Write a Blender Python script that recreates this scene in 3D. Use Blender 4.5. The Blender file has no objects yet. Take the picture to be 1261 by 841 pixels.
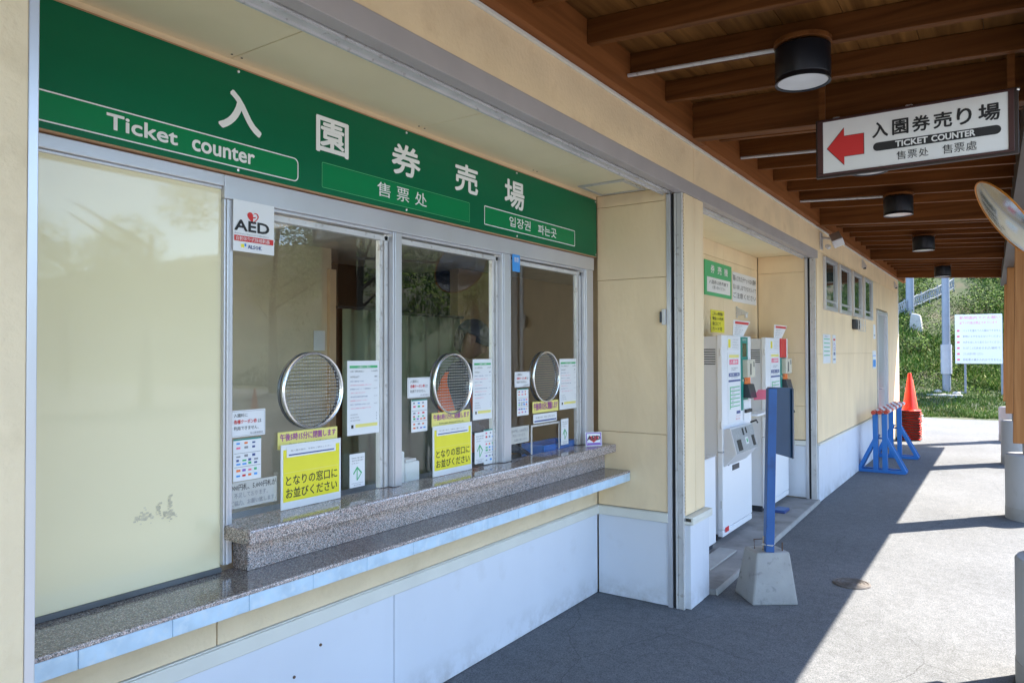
import bpy, bmesh, math, random
from mathutils import Vector, Matrix
random.seed(7)
C = bpy.context.scene.collection
scene = bpy.context.scene
R_ = math.radians

# ---------------------------------------------------------------- camera
YAW, PITCH, ROLL, CAMH = 0.5968, 0.0158, -0.0025, 1.6
F = Vector((-math.sin(YAW)*math.cos(PITCH), math.cos(YAW)*math.cos(PITCH), math.sin(PITCH)))
Rt = Vector((math.cos(YAW), math.sin(YAW), 0)); U = Rt.cross(F)
r2 = math.cos(ROLL)*Rt + math.sin(ROLL)*U; u2 = -math.sin(ROLL)*Rt + math.cos(ROLL)*U
cam = bpy.data.objects.new('camera', bpy.data.cameras.new('camera')); C.objects.link(cam)
cam.matrix_world = Matrix(((r2.x, u2.x, -F.x, 0), (r2.y, u2.y, -F.y, 0), (r2.z, u2.z, -F.z, CAMH), (0, 0, 0, 1)))
cam.data.sensor_width = 36; cam.data.lens = 25.53
cam.data.clip_start = 0.05; cam.data.clip_end = 2000
scene.camera = cam

# ---------------------------------------------------------------- light
SUN_EL = R_(50.5); SUN_AZ = math.atan2(.66, .75)      # measured from +Y towards +X
S = Vector((math.sin(SUN_AZ)*math.cos(SUN_EL), math.cos(SUN_AZ)*math.cos(SUN_EL), math.sin(SUN_EL)))
w = bpy.data.worlds.new('World'); scene.world = w; w.use_nodes = True
nt = w.node_tree; nt.nodes.clear()
sky = nt.nodes.new('ShaderNodeTexSky'); sky.sky_type = 'NISHITA'; sky.sun_disc = False
sky.sun_elevation = SUN_EL; sky.sun_rotation = SUN_AZ; sky.dust_density = .4; sky.air_density = 1.0; sky.ozone_density = 3.0
bg = nt.nodes.new('ShaderNodeBackground'); bg.inputs['Strength'].default_value = 0.14
wo = nt.nodes.new('ShaderNodeOutputWorld')
nt.links.new(sky.outputs[0], bg.inputs[0]); nt.links.new(bg.outputs[0], wo.inputs[0])
sl = bpy.data.lights.new('sun', 'SUN'); sl.energy = 3.8; sl.angle = R_(0.5); sl.color = (1, .92, .80)
so = bpy.data.objects.new('sun', sl); C.objects.link(so); so.rotation_euler = S.to_track_quat('Z', 'Y').to_euler()
scene.view_settings.view_transform = 'Standard'; scene.view_settings.look = 'None'
scene.view_settings.gamma = 1; scene.view_settings.use_curve_mapping = False
scene.view_settings.exposure = 2.42
scene.cycles.max_bounces = 10; scene.cycles.diffuse_bounces = 6; scene.cycles.glossy_bounces = 5
scene.cycles.transparent_max_bounces = 16; scene.cycles.sample_clamp_indirect = 6
scene.cycles.use_denoising = True

# ---------------------------------------------------------------- materials
def mat(name, col, rough=.6, metal=0., var=.08, vscale=6., bump=0., bscale=80., coat=0., spec=.5, spec2=None,
        col2=None, c2scale=None, c2lo=.45, c2hi=.6, bdist=.004, stretch=None, detail=4.):
    m = bpy.data.materials.new(name); m.use_nodes = True
    n = m.node_tree.nodes; l = m.node_tree.links; p = n['Principled BSDF']
    p.inputs['Roughness'].default_value = rough; p.inputs['Metallic'].default_value = metal
    p.inputs['Specular IOR Level'].default_value = spec; p.inputs['Coat Weight'].default_value = coat
    p.inputs['Coat Roughness'].default_value = .05
    tc = n.new('ShaderNodeTexCoord'); vec = tc.outputs['Object']
    if stretch:
        mp = n.new('ShaderNodeMapping'); mp.inputs['Scale'].default_value = stretch; l.new(vec, mp.inputs['Vector']); vec = mp.outputs[0]
    ns = n.new('ShaderNodeTexNoise'); ns.inputs['Scale'].default_value = vscale; ns.inputs['Detail'].default_value = detail
    l.new(vec, ns.inputs['Vector'])
    mx = n.new('ShaderNodeMix'); mx.data_type = 'RGBA'
    a = [max(0, c*(1-var)) for c in col]; b = [min(1, c*(1+var)) for c in col]
    mx.inputs[6].default_value = (*a, 1); mx.inputs[7].default_value = (*b, 1)
    mr = n.new('ShaderNodeMapRange'); mr.inputs[1].default_value = .3; mr.inputs[2].default_value = .7
    l.new(ns.outputs['Fac'], mr.inputs[0]); l.new(mr.outputs[0], mx.inputs[0])
    out = mx.outputs[2]
    if col2:
        n2 = n.new('ShaderNodeTexNoise'); n2.inputs['Scale'].default_value = c2scale or vscale*4; n2.inputs['Detail'].default_value = 6
        l.new(vec, n2.inputs['Vector'])
        m2 = n.new('ShaderNodeMapRange'); m2.inputs[1].default_value = c2lo; m2.inputs[2].default_value = c2hi
        l.new(n2.outputs['Fac'], m2.inputs[0])
        x2 = n.new('ShaderNodeMix'); x2.data_type = 'RGBA'; x2.inputs[7].default_value = (*col2, 1)
        l.new(m2.outputs[0], x2.inputs[0]); l.new(out, x2.inputs[6]); out = x2.outputs[2]
    l.new(out, p.inputs['Base Color'])
    if bump:
        nb = n.new('ShaderNodeTexNoise'); nb.inputs['Scale'].default_value = bscale; nb.inputs['Detail'].default_value = 5
        l.new(vec, nb.inputs['Vector'])
        bp = n.new('ShaderNodeBump'); bp.inputs['Strength'].default_value = bump; bp.inputs['Distance'].default_value = bdist
        l.new(nb.outputs['Fac'], bp.inputs['Height']); l.new(bp.outputs[0], p.inputs['Normal'])
    return m

def granite(name, tint):
    m = bpy.data.materials.new(name); m.use_nodes = True
    n = m.node_tree.nodes; l = m.node_tree.links; p = n['Principled BSDF']
    tc = n.new('ShaderNodeTexCoord'); v = n.new('ShaderNodeTexVoronoi'); v.inputs['Scale'].default_value = 310
    l.new(tc.outputs['Object'], v.inputs['Vector'])
    s = n.new('ShaderNodeSeparateColor'); l.new(v.outputs['Color'], s.inputs[0])
    cr = n.new('ShaderNodeValToRGB'); cr.color_ramp.interpolation = 'CONSTANT'; e = cr.color_ramp.elements
    e[0].color = (.06, .06, .062, 1); e[0].position = 0
    e[1].position = .16; e[1].color = (.19, .18, .175, 1)
    for pos, c in ((.42, (.33, .26, .23)), (.62, (.24, .235, .24)), (.78, (.48, .46, .44)), (.93, (.12, .11, .11))):
        k = e.new(pos); k.color = (*c, 1)
    l.new(s.outputs[0], cr.inputs[0])
    mx = n.new('ShaderNodeMix'); mx.data_type = 'RGBA'; mx.blend_type = 'MULTIPLY'; mx.inputs[0].default_value = 1
    mx.inputs[7].default_value = (*tint, 1); l.new(cr.outputs[0], mx.inputs[6]); l.new(mx.outputs[2], p.inputs['Base Color'])
    p.inputs['Roughness'].default_value = .09; p.inputs['Specular IOR Level'].default_value = .6
    return m

def asphalt():
    m = bpy.data.materials.new('asphalt'); m.use_nodes = True
    n = m.node_tree.nodes; l = m.node_tree.links; p = n['Principled BSDF']; p.inputs['Roughness'].default_value = .9
    p.inputs['Specular IOR Level'].default_value = .25
    tc = n.new('ShaderNodeTexCoord'); O = tc.outputs['Object']
    def noise(s, d=4, r=.5):
        x = n.new('ShaderNodeTexNoise'); x.inputs['Scale'].default_value = s; x.inputs['Detail'].default_value = d
        x.inputs['Roughness'].default_value = r; l.new(O, x.inputs['Vector']); return x.outputs['Fac']
    def rng(i, a, b, c, d):
        x = n.new('ShaderNodeMapRange'); x.inputs[1].default_value = a; x.inputs[2].default_value = b
        x.inputs[3].default_value = c; x.inputs[4].default_value = d; l.new(i, x.inputs[0]); return x.outputs[0]
    def mul(a, b):
        x = n.new('ShaderNodeMath'); x.operation = 'MULTIPLY'; l.new(a, x.inputs[0]); l.new(b, x.inputs[1]); return x.outputs[0]
    vo = n.new('ShaderNodeTexVoronoi'); vo.inputs['Scale'].default_value = 230; l.new(O, vo.inputs['Vector'])
    sc = n.new('ShaderNodeSeparateColor'); l.new(vo.outputs['Color'], sc.inputs[0])
    sp = rng(sc.outputs[0], 0, 1, .62, 1.32)
    big = rng(noise(.7, 5, .6), .3, .7, .84, 1.10)
    mid = rng(noise(14, 6, .7), .3, .7, .85, 1.15)
    # cracks
    nz = n.new('ShaderNodeTexNoise'); nz.inputs['Scale'].default_value = 2.5; nz.inputs['Detail'].default_value = 6; l.new(O, nz.inputs['Vector'])
    mxv = n.new('ShaderNodeMix'); mxv.data_type = 'VECTOR'; mxv.inputs[0].default_value = .14
    l.new(O, mxv.inputs[4]); l.new(nz.outputs['Color'], mxv.inputs[5])
    vc = n.new('ShaderNodeTexVoronoi'); vc.feature = 'DISTANCE_TO_EDGE'; vc.inputs['Scale'].default_value = 1.1; l.new(mxv.outputs[1], vc.inputs['Vector'])
    cm = rng(noise(.9, 2), .5, .6, 1, 0)
    ck = n.new('ShaderNodeMath'); ck.operation = 'MAXIMUM'
    l.new(rng(vc.outputs['Distance'], .001, .004, .7, 1), ck.inputs[0]); l.new(cm, ck.inputs[1])
    val = mul(mul(mul(sp, big), mid), ck.outputs[0])
    hs = n.new('ShaderNodeMix'); hs.data_type = 'RGBA'; hs.blend_type = 'MULTIPLY'; hs.inputs[0].default_value = 1
    hs.inputs[6].default_value = (.150, .156, .164, 1); l.new(val, hs.inputs[7]); l.new(hs.outputs[2], p.inputs['Base Color'])
    bp = n.new('ShaderNodeBump'); bp.inputs['Strength'].default_value = .5; bp.inputs['Distance'].default_value = .004
    l.new(mul(sc.outputs[0], ck.outputs[0]), bp.inputs['Height']); l.new(bp.outputs[0], p.inputs['Normal'])
    return m

def wood(name, a, b, axis, rough=.55):
    m = bpy.data.materials.new(name); m.use_nodes = True
    n = m.node_tree.nodes; l = m.node_tree.links; p = n['Principled BSDF']; p.inputs['Roughness'].default_value = rough
    p.inputs['Specular IOR Level'].default_value = .12
    tc = n.new('ShaderNodeTexCoord'); mp = n.new('ShaderNodeMapping')
    sc = [26, 26, 26]; sc[axis] = 1.1; mp.inputs['Scale'].default_value = sc
    oi = n.new('ShaderNodeObjectInfo'); ad = n.new('ShaderNodeVectorMath'); ad.operation = 'ADD'
    cb = n.new('ShaderNodeCombineXYZ'); ml = n.new('ShaderNodeMath'); ml.operation = 'MULTIPLY'; ml.inputs[1].default_value = 37
    l.new(oi.outputs['Random'], ml.inputs[0]); [l.new(ml.outputs[0], cb.inputs[i]) for i in range(3)]
    l.new(tc.outputs['Object'], mp.inputs[0]); l.new(mp.outputs[0], ad.inputs[0]); l.new(cb.outputs[0], ad.inputs[1])
    ns = n.new('ShaderNodeTexNoise'); ns.inputs['Scale'].default_value = 1; ns.inputs['Detail'].default_value = 7; ns.inputs['Distortion'].default_value = .6
    l.new(ad.outputs[0], ns.inputs['Vector'])
    cr = n.new('ShaderNodeValToRGB'); cr.color_ramp.elements[0].position = .32; cr.color_ramp.elements[1].position = .68
    cr.color_ramp.elements[0].color = (*a, 1); cr.color_ramp.elements[1].color = (*b, 1)
    l.new(ns.outputs['Fac'], cr.inputs[0])
    hv = n.new('ShaderNodeHueSaturation'); mr = n.new('ShaderNodeMapRange'); mr.inputs[3].default_value = .82; mr.inputs[4].default_value = 1.18
    l.new(oi.outputs['Random'], mr.inputs[0]); l.new(mr.outputs[0], hv.inputs['Value']); l.new(cr.outputs[0], hv.inputs['Color'])
    l.new(hv.outputs[0], p.inputs['Base Color'])
    bp = n.new('ShaderNodeBump'); bp.inputs['Strength'].default_value = .25; bp.inputs['Distance'].default_value = .003
    l.new(ns.outputs['Fac'], bp.inputs['Height']); l.new(bp.outputs[0], p.inputs['Normal'])
    return m

def thin_glass(name, tint=(1, 1, 1), ior=1.5):
    m = bpy.data.materials.new(name); m.use_nodes = True
    n = m.node_tree.nodes; l = m.node_tree.links; n.clear()
    o = n.new('ShaderNodeOutputMaterial'); t = n.new('ShaderNodeBsdfTransparent'); t.inputs[0].default_value = (*tint, 1)
    g = n.new('ShaderNodeBsdfGlossy'); g.inputs['Roughness'].default_value = 0
    fr = n.new('ShaderNodeFresnel'); ge = n.new('ShaderNodeNewGeometry'); io = n.new('ShaderNodeMapRange')   # same air-to-glass angle on both faces of a thin pane
    io.inputs[3].default_value = ior; io.inputs[4].default_value = 1/ior; l.new(ge.outputs['Backfacing'], io.inputs[0]); l.new(io.outputs[0], fr.inputs['IOR'])
    mx = n.new('ShaderNodeMixShader'); l.new(fr.outputs[0], mx.inputs[0]); l.new(t.outputs[0], mx.inputs[1]); l.new(g.outputs[0], mx.inputs[2])
    l.new(mx.outputs[0], o.inputs[0]); return m

def perforated():
    m = bpy.data.materials.new('perforated_acrylic'); m.use_nodes = True
    n = m.node_tree.nodes; l = m.node_tree.links; p = n['Principled BSDF']
    p.inputs['Base Color'].default_value = (.55, .54, .50, 1); p.inputs['Roughness'].default_value = .15
    tc = n.new('ShaderNodeTexCoord'); sp = n.new('ShaderNodeSeparateXYZ'); l.new(tc.outputs['Object'], sp.inputs[0])
    def cs(o):
        a = n.new('ShaderNodeMath'); a.operation = 'MULTIPLY'; a.inputs[1].default_value = 2*math.pi/.014; l.new(o, a.inputs[0])
        b = n.new('ShaderNodeMath'); b.operation = 'COSINE'; l.new(a.outputs[0], b.inputs[0]); return b.outputs[0]
    ad = n.new('ShaderNodeMath'); ad.operation = 'ADD'; l.new(cs(sp.outputs[1]), ad.inputs[0]); l.new(cs(sp.outputs[2]), ad.inputs[1])
    gt = n.new('ShaderNodeMapRange'); gt.inputs[1].default_value = .8; gt.inputs[2].default_value = 1.3; gt.inputs[3].default_value = .0; gt.inputs[4].default_value = .55
    l.new(ad.outputs[0], gt.inputs[0]); l.new(gt.outputs[0], p.inputs['Alpha'])
    return m

M = dict(
 stucco=mat('cream_stucco', (.74, .60, .40), .85, var=.07, vscale=3, bump=.55, bscale=55, bdist=.006, col2=(.62, .49, .31), c2scale=9, c2lo=.55, c2hi=.85),
 siding=mat('cream_siding', (.84, .66, .42), .7, var=.05, vscale=2.5, col2=(.72, .55, .35), c2scale=3, c2lo=.5, c2hi=.85, bump=.45, bscale=26, bdist=.006, stretch=(1.3, 1.3, .5)),
 stuccobounce=mat('cream_stucco_bounce_lit', (.86, .66, .40), .85, var=.07, vscale=3, bump=.55, bscale=55, bdist=.006, col2=(.74, .54, .31), c2scale=9, c2lo=.55, c2hi=.9),  # stucco copy with the warm ground bounce put into its colour
 soffit=mat('soffit_board', (.88, .77, .52), .55, var=.05, vscale=2),
 white_panel=mat('white_dado_panel', (.68, .71, .77), .5, var=.04, vscale=1.5, col2=(.60, .61, .64), c2scale=5, c2lo=.62, c2hi=.85),
 trim=mat('cream_trim', (.70, .69, .62), .4, var=.04),
 dark=mat('dark_gap', (.02, .02, .022), .8),
 alu=mat('aluminium', (.60, .60, .63), .32, .45, var=.05, vscale=3, stretch=(1, 1, .2)),
 alud=mat('weathered_aluminium', (.62, .61, .60), .4, .25, var=.1, vscale=6, col2=(.32, .28, .25), c2scale=30, c2lo=.6, c2hi=.75),
 beamgrey=mat('grey_painted_beam', (.45, .41, .40), .5, .1, var=.06, vscale=5),
 rustedge=mat('weathered_edge', (.45, .36, .26), .8, var=.3, vscale=30, col2=(.2, .11, .06), c2scale=60, c2lo=.52, c2hi=.62),
 green=mat('sign_green', (.001, .125, .052), .35, var=.12, vscale=1.2, stretch=(1, .3, 2), spec=.25),
 green2=mat('sign_green_band', (.001, .20, .065), .35, spec=.25, var=.05, vscale=1.5),
 greenedge=mat('sign_edge', (.5, .28, .15), .6),
 white=mat('white_print', (.82, .81, .79), .45, var=.02),
 paper=mat('white_paper', (.80, .81, .82), .5, var=.02, vscale=4, coat=.2),
 oldpaper=mat('grey_paper', (.55, .54, .5), .6, var=.04),
 yellow=mat('yellow_paper', (.85, .76, .03), .45, var=.03, coat=.2),
 yellow2=mat('pale_yellow_paper', (.82, .74, .22), .45, var=.03),
 black=mat('black_print', (.02, .02, .022), .5, var=.0),
 grey=mat('grey_print', (.28, .28, .3), .5, var=.0),
 red=mat('red_print', (.65, .03, .03), .45, var=.03),
 pink=mat('pink_print', (.85, .18, .28), .5, var=.03),
 purple=mat('purple_print', (.35, .05, .30), .5, var=.03),
 violet=mat('violet_print', (.25, .12, .5), .5, var=.03),
 navy=mat('navy_print', (.05, .08, .25), .5, var=.03),
 blueprint=mat('blue_print', (.05, .3, .75), .5, var=.03),
 greenprint=mat('green_print', (.08, .45, .18), .5, var=.03),
 teal=mat('teal_panel', (.01, .25, .2), .4, var=.05),
 orange=mat('orange_print', (.85, .2, .04), .5, var=.03),
 sill=granite('granite_sill', (1, .97, .94)),
 shelf=granite('granite_lit', (1.55, 1.45, 1.42)),  # same granite as the sill, stronger light put into the tint
 sillsteel=mat('pale_blue_steel', (.50, .66, .80), .45, .1, var=.12, vscale=12, col2=(.6, .72, .82), c2scale=30, c2lo=.5, c2hi=.7),
 film=mat('cream_film_glass', (.84, .76, .50), .03, var=.03, vscale=1, spec=.5, coat=.0),
 smear=mat('adhesive_residue', (.60, .54, .38), .5, var=.2, vscale=60),
 glass=thin_glass('window_glass', (.97, .98, .97)),
 darkglass=mat('dark_window_glass', (.03, .045, .04), .02, spec=.8, coat=.3),
 sealant=mat('grey_sealant', (.12, .13, .14), .5, var=.2),
 perf=perforated(),
 chrome=mat('stainless_steel', (.86, .86, .87), .22, .85),
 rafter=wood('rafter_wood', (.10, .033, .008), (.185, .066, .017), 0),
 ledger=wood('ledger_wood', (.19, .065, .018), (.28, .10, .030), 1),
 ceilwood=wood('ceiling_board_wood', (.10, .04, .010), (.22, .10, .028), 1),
 post=wood('post_wood', (.36, .15, .05), (.50, .23, .085), 2),
 beamdark=mat('dark_bronze_beam', (.05, .045, .042), .5),
 lampblack=mat('black_lamp_housing', (.008, .009, .013), .35, .3),
 lens=mat('frosted_lamp_lens', (.62, .62, .63), .25),
 concrete=mat('concrete', (.34, .34, .33), .85, var=.1, vscale=7, bump=.5, bscale=90, col2=(.2, .2, .2), c2scale=22, c2lo=.6, c2hi=.75),
 apron=mat('concrete_apron', (.26, .25, .24), .9, var=.2, vscale=3, bump=.8, bscale=60, col2=(.16, .15, .14), c2scale=7, c2lo=.5, c2hi=.75),
 footing=mat('footing_concrete', (.42, .42, .42), .75, var=.08, vscale=4, col2=(.28, .27, .26), c2scale=6, c2lo=.58, c2hi=.75, stretch=(1, 1, .4)),
 conc_lip=mat('pale_concrete_edge', (.36, .35, .33), .85, var=.1, vscale=10),
 machine=mat('machine_white', (.82, .83, .85), .35, var=.02, vscale=1),
 machineside=mat('machine_side_grey', (.70, .70, .71), .4, var=.02, vscale=1),
 machpanel=mat('machine_brushed_panel', (.45, .47, .50), .35, .4, var=.15, vscale=60),
 cream=mat('cream_plastic', (.62, .58, .46), .45),
 charcoal=mat('charcoal_plastic', (.035, .04, .05), .4),
 screen=mat('machine_screen', (.10, .11, .06), .15),
 bluepaint=mat('blue_paint', (.010, .085, .29), .45, var=.15, vscale=6, col2=(.01, .06, .2), c2scale=10, c2lo=.55, c2hi=.7),
 navyboard=mat('navy_board', (.012, .045, .10), .35, var=.1),
 barblue=mat('barricade_blue', (.02, .16, .50), .4, var=.08),
 barred=mat('bar_red', (.5, .06, .03), .5, var=.1), barwhite=mat('bar_white', (.7, .7, .7), .5),
 conered=mat('cone_red', (.80, .035, .015), .4, var=.06), coneblack=mat('cone_base_black', (.03, .012, .012), .7, var=.3),
 conecoral=mat('cone_faded_coral', (.75, .12, .06), .5, var=.1), conepale=mat('cone_pale_band', (.55, .65, .62), .5),
 ropewhite=mat('pale_rope', (.26, .28, .30), .8),
 rust=mat('rusty_wire', (.14, .08, .05), .7, .4),
 iron=mat('cast_iron', (.15, .135, .125), .6, .3, var=.25, vscale=30),
 pole=mat('galvanised_pole', (.20, .23, .29), .5, .2, var=.05), sleeve=mat('white_sleeve', (.36, .37, .42), .5),
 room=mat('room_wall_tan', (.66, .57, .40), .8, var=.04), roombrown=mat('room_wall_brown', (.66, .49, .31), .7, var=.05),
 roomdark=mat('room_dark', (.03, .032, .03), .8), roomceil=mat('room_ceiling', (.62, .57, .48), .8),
 curtain=mat('curtain_green', (.24, .30, .21), .8, var=.12, vscale=4),
 desk=mat('desk_top', (.12, .16, .22), .4), traypl=mat('blue_tray_plastic', (.02, .17, .6), .35),
 skin=mat('skin', (.16, .085, .055), .5, var=.05), vest=mat('orange_vest', (.75, .12, .03), .7, var=.1, vscale=20),
 shirt=mat('dark_shirt', (.03, .035, .06), .8, var=.15, vscale=15), cap=mat('navy_cap', (.010, .013, .025), .75, var=.1),
 hair=mat('black_hair', (.012, .01, .01), .6),
 grass=mat('grass_ground', (.035, .055, .014), .9, var=.35, vscale=.9, col2=(.075, .06, .035), c2scale=1.6, c2lo=.5, c2hi=.7),
 blade=mat('grass_blade', (.06, .12, .015), .8, spec=.2, var=.4, vscale=1.5), bladedry=mat('grass_blade_dry', (.22, .22, .06), .6, var=.3, vscale=1.5),
 leaf=mat('leaf', (.035, .07, .012), .8, spec=.2, var=.5, vscale=1.2), leafb=mat('leaf_bright', (.11, .17, .02), .8, spec=.2, var=.4, vscale=1.5),
 treeleaf=mat('sunny_tree_leaf', (.24, .34, .04), .8, var=.3, vscale=1.5, spec=.2),  # brighter leaf tone, sun shining through the leaves put into the colour
 bark=mat('bark', (.10, .075, .05), .9, var=.3, vscale=8, bump=.6, bscale=25),
 stone=mat('rock', (.28, .27, .25), .85, var=.25, vscale=4, bump=.5, bscale=12),
 mirrorface=mat('mirror_steel', (.50, .54, .60), .12, .9), mirrororange=mat('mirror_orange_rim', (.65, .24, .03), .45, var=.15, vscale=15),
)
M['asphalt'] = asphalt()
def foot_dirt(m, zmax=.16, col=(.30, .28, .25)):     # splashed soil sticking to the foot of the panels
    n = m.node_tree.nodes; l = m.node_tree.links; p = n['Principled BSDF']; src = p.inputs['Base Color'].links[0].from_socket
    tc = n.new('ShaderNodeTexCoord'); sx = n.new('ShaderNodeSeparateXYZ'); l.new(tc.outputs['Object'], sx.inputs[0])
    mr = n.new('ShaderNodeMapRange'); mr.inputs[1].default_value = 0; mr.inputs[2].default_value = zmax; mr.inputs[3].default_value = .5; mr.inputs[4].default_value = 0; l.new(sx.outputs[2], mr.inputs[0])
    ns = n.new('ShaderNodeTexNoise'); ns.inputs['Scale'].default_value = 7; ns.inputs['Detail'].default_value = 8; ns.inputs['Roughness'].default_value = .7; l.new(tc.outputs['Object'], ns.inputs['Vector'])
    nm = n.new('ShaderNodeMapRange'); nm.inputs[1].default_value = .42; nm.inputs[2].default_value = .62; l.new(ns.outputs['Fac'], nm.inputs[0])
    mu = n.new('ShaderNodeMath'); mu.operation = 'MULTIPLY'; l.new(mr.outputs[0], mu.inputs[0]); l.new(nm.outputs[0], mu.inputs[1])
    mx = n.new('ShaderNodeMix'); mx.data_type = 'RGBA'; mx.inputs[7].default_value = (*col, 1); l.new(mu.outputs[0], mx.inputs[0]); l.new(src, mx.inputs[6]); l.new(mx.outputs[2], p.inputs['Base Color'])
foot_dirt(M['white_panel']); foot_dirt(M['footing'], .2); foot_dirt(M['concrete'], .12, (.15, .15, .14))

# ---------------------------------------------------------------- builders
class MB:
    """collects shapes; one build() gives one mesh object"""
    def __init__(s): s.v = []; s.f = []; s.m = []; s.cur = 0
    def poly(s, pts):
        i = len(s.v); s.v += [tuple(p) for p in pts]; s.f.append(tuple(range(i, i+len(pts)))); s.m.append(s.cur); return s
    def hexa(s, p):      # 8 pts: bottom 4 ccw, top 4 ccw
        i = len(s.v); s.v += [tuple(q) for q in p]
        for f in ((3, 2, 1, 0), (4, 5, 6, 7), (0, 1, 5, 4), (1, 2, 6, 5), (2, 3, 7, 6), (3, 0, 4, 7)):
            s.f.append(tuple(i+k for k in f)); s.m.append(s.cur)
        return s
    def box(s, a, b):
        x0, y0, z0 = [min(a[i], b[i]) for i in range(3)]; x1, y1, z1 = [max(a[i], b[i]) for i in range(3)]
        return s.hexa([(x0, y0, z0), (x1, y0, z0), (x1, y1, z0), (x0, y1, z0), (x0, y0, z1), (x1, y0, z1), (x1, y1, z1), (x0, y1, z1)])
    def bar(s, a, b, w, h, up=(0, 0, 1)):      # box section from a to b
        a = Vector(a); b = Vector(b); d = (b-a).normalized(); u = Vector(up)
        if abs(d.dot(u)) > .95: u = Vector((0, 1, 0))
        r = d.cross(u).normalized()*w/2; t = r.cross(d).normalized()*h/2
        return s.hexa([a-r-t, a+r-t, b+r-t, b-r-t, a-r+t, a+r+t, b+r+t, b-r+t])
    def tube(s, pts, r, n=10, cap=True):
        pts = [Vector(p) for p in pts]; rs = r if isinstance(r, (list, tuple)) else [r]*len(pts); i0 = len(s.v)
        for k, p in enumerate(pts):
            d = (pts[min(k+1, len(pts)-1)]-pts[max(k-1, 0)]).normalized()
            a = Vector((0, 0, 1)) if abs(d.z) < .9 else Vector((1, 0, 0))
            x = d.cross(a).normalized(); y = d.cross(x)
            for j in range(n):
                t = 2*math.pi*j/n; s.v.append(tuple(p+(x*math.cos(t)+y*math.sin(t))*rs[k]))
        for k in range(len(pts)-1):
            for j in range(n):
                a = i0+k*n+j; b = i0+k*n+(j+1) % n; s.f.append((a, b, b+n, a+n)); s.m.append(s.cur)
        if cap:
            s.f.append(tuple(i0+j for j in range(n))[::-1]); s.m.append(s.cur)
            s.f.append(tuple(i0+(len(pts)-1)*n+j for j in range(n))); s.m.append(s.cur)
        return s
    def lathe(s, prof, c=(0, 0, 0), n=32, axis='z'):   # prof [(r,h)]
        i0 = len(s.v)
        for r, h in prof:
            for j in range(n):
                t = 2*math.pi*j/n; a, b = r*math.cos(t), r*math.sin(t)
                p = (a, b, h) if axis == 'z' else ((h, a, b) if axis == 'x' else (a, h, b))
                s.v.append((p[0]+c[0], p[1]+c[1], p[2]+c[2]))
        for k in range(len(prof)-1):
            for j in range(n):
                a = i0+k*n+j; b = i0+k*n+(j+1) % n; s.f.append((a, b, b+n, a+n)); s.m.append(s.cur)
        if prof[0][0] > 0: s.f.append(tuple(i0+j for j in range(n))[::-1]); s.m.append(s.cur)
        if prof[-1][0] > 0: s.f.append(tuple(i0+(len(prof)-1)*n+j for j in range(n))); s.m.append(s.cur)
        return s
    def build(s, name, material, parent=None, smooth=False, bevel=0, local=False):
        off = Vector((0, 0, 0))
        if parent is not None and not local:
            q = parent
            while q is not None: off += q.location; q = q.parent
        me = bpy.data.meshes.new(name); me.from_pydata([(v[0]-off.x, v[1]-off.y, v[2]-off.z) for v in s.v], [], s.f)
        mats = material if isinstance(material, (list, tuple)) else [material]
        for mm in mats: me.materials.append(mm)
        for p, k in zip(me.polygons, s.m): p.material_index = k; p.use_smooth = smooth
        me.update()
        o = bpy.data.objects.new(name, me); C.objects.link(o)
        if parent is not None: o.parent = parent
        if smooth:
            try:
                me.set_sharp_from_angle(angle=R_(40))
            except Exception: pass
        if bevel:
            b = o.modifiers.new('bevel', 'BEVEL'); b.width = bevel; b.segments = 2; b.limit_method = 'ANGLE'; b.angle_limit = R_(40)
        return o

def thing(name, label, cat, loc=(0, 0, 0), group=None, rz=0):
    o = bpy.data.objects.new(name, None); o.empty_display_size = .1; C.objects.link(o)
    o.location = loc; o.rotation_euler = (0, 0, rz); o['label'] = label; o['category'] = cat
    if group: o['group'] = group
    return o
def tag(o, label, cat, group=None):
    o['label'] = label; o['category'] = cat
    if group: o['group'] = group
    return o
def copy_tree(o, parent=None):
    kids = [c for c in KIDS(o)]
    c = o.copy(); C.objects.link(c); c.parent = parent
    for k in kids: copy_tree(k, c)
    return c
def KIDS(o): return [x for x in C.objects if x.parent == o]
def struct(o): o['kind'] = 'structure'; return o
def stuff(o): o['kind'] = 'stuff'; return o

_tc = {}
def text_geo(body, bold, res):
    key = (body, bold, res)
    if key in _tc: return _tc[key]
    cu = bpy.data.curves.new('t', 'FONT'); cu.body = body; cu.size = 1; cu.offset = bold; cu.resolution_u = res; cu.fill_mode = 'FRONT'
    o = bpy.data.objects.new('t', cu); C.objects.link(o); bpy.context.view_layer.update()
    dg = bpy.context.evaluated_depsgraph_get(); me = bpy.data.meshes.new_from_object(o.evaluated_get(dg))
    vs = [(v.co.x, v.co.y) for v in me.vertices]; fs = [tuple(p.vertices) for p in me.polygons]
    bpy.data.objects.remove(o); bpy.data.curves.remove(cu); bpy.data.meshes.remove(me)
    if vs:
        x0 = min(v[0] for v in vs); x1 = max(v[0] for v in vs); y0 = min(v[1] for v in vs); y1 = max(v[1] for v in vs)
        vs = [((v[0]-x0)/(x1-x0 or 1), (v[1]-y0)/(y1-y0 or 1)) for v in vs]
    _tc[key] = (vs, fs); return _tc[key]

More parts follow.
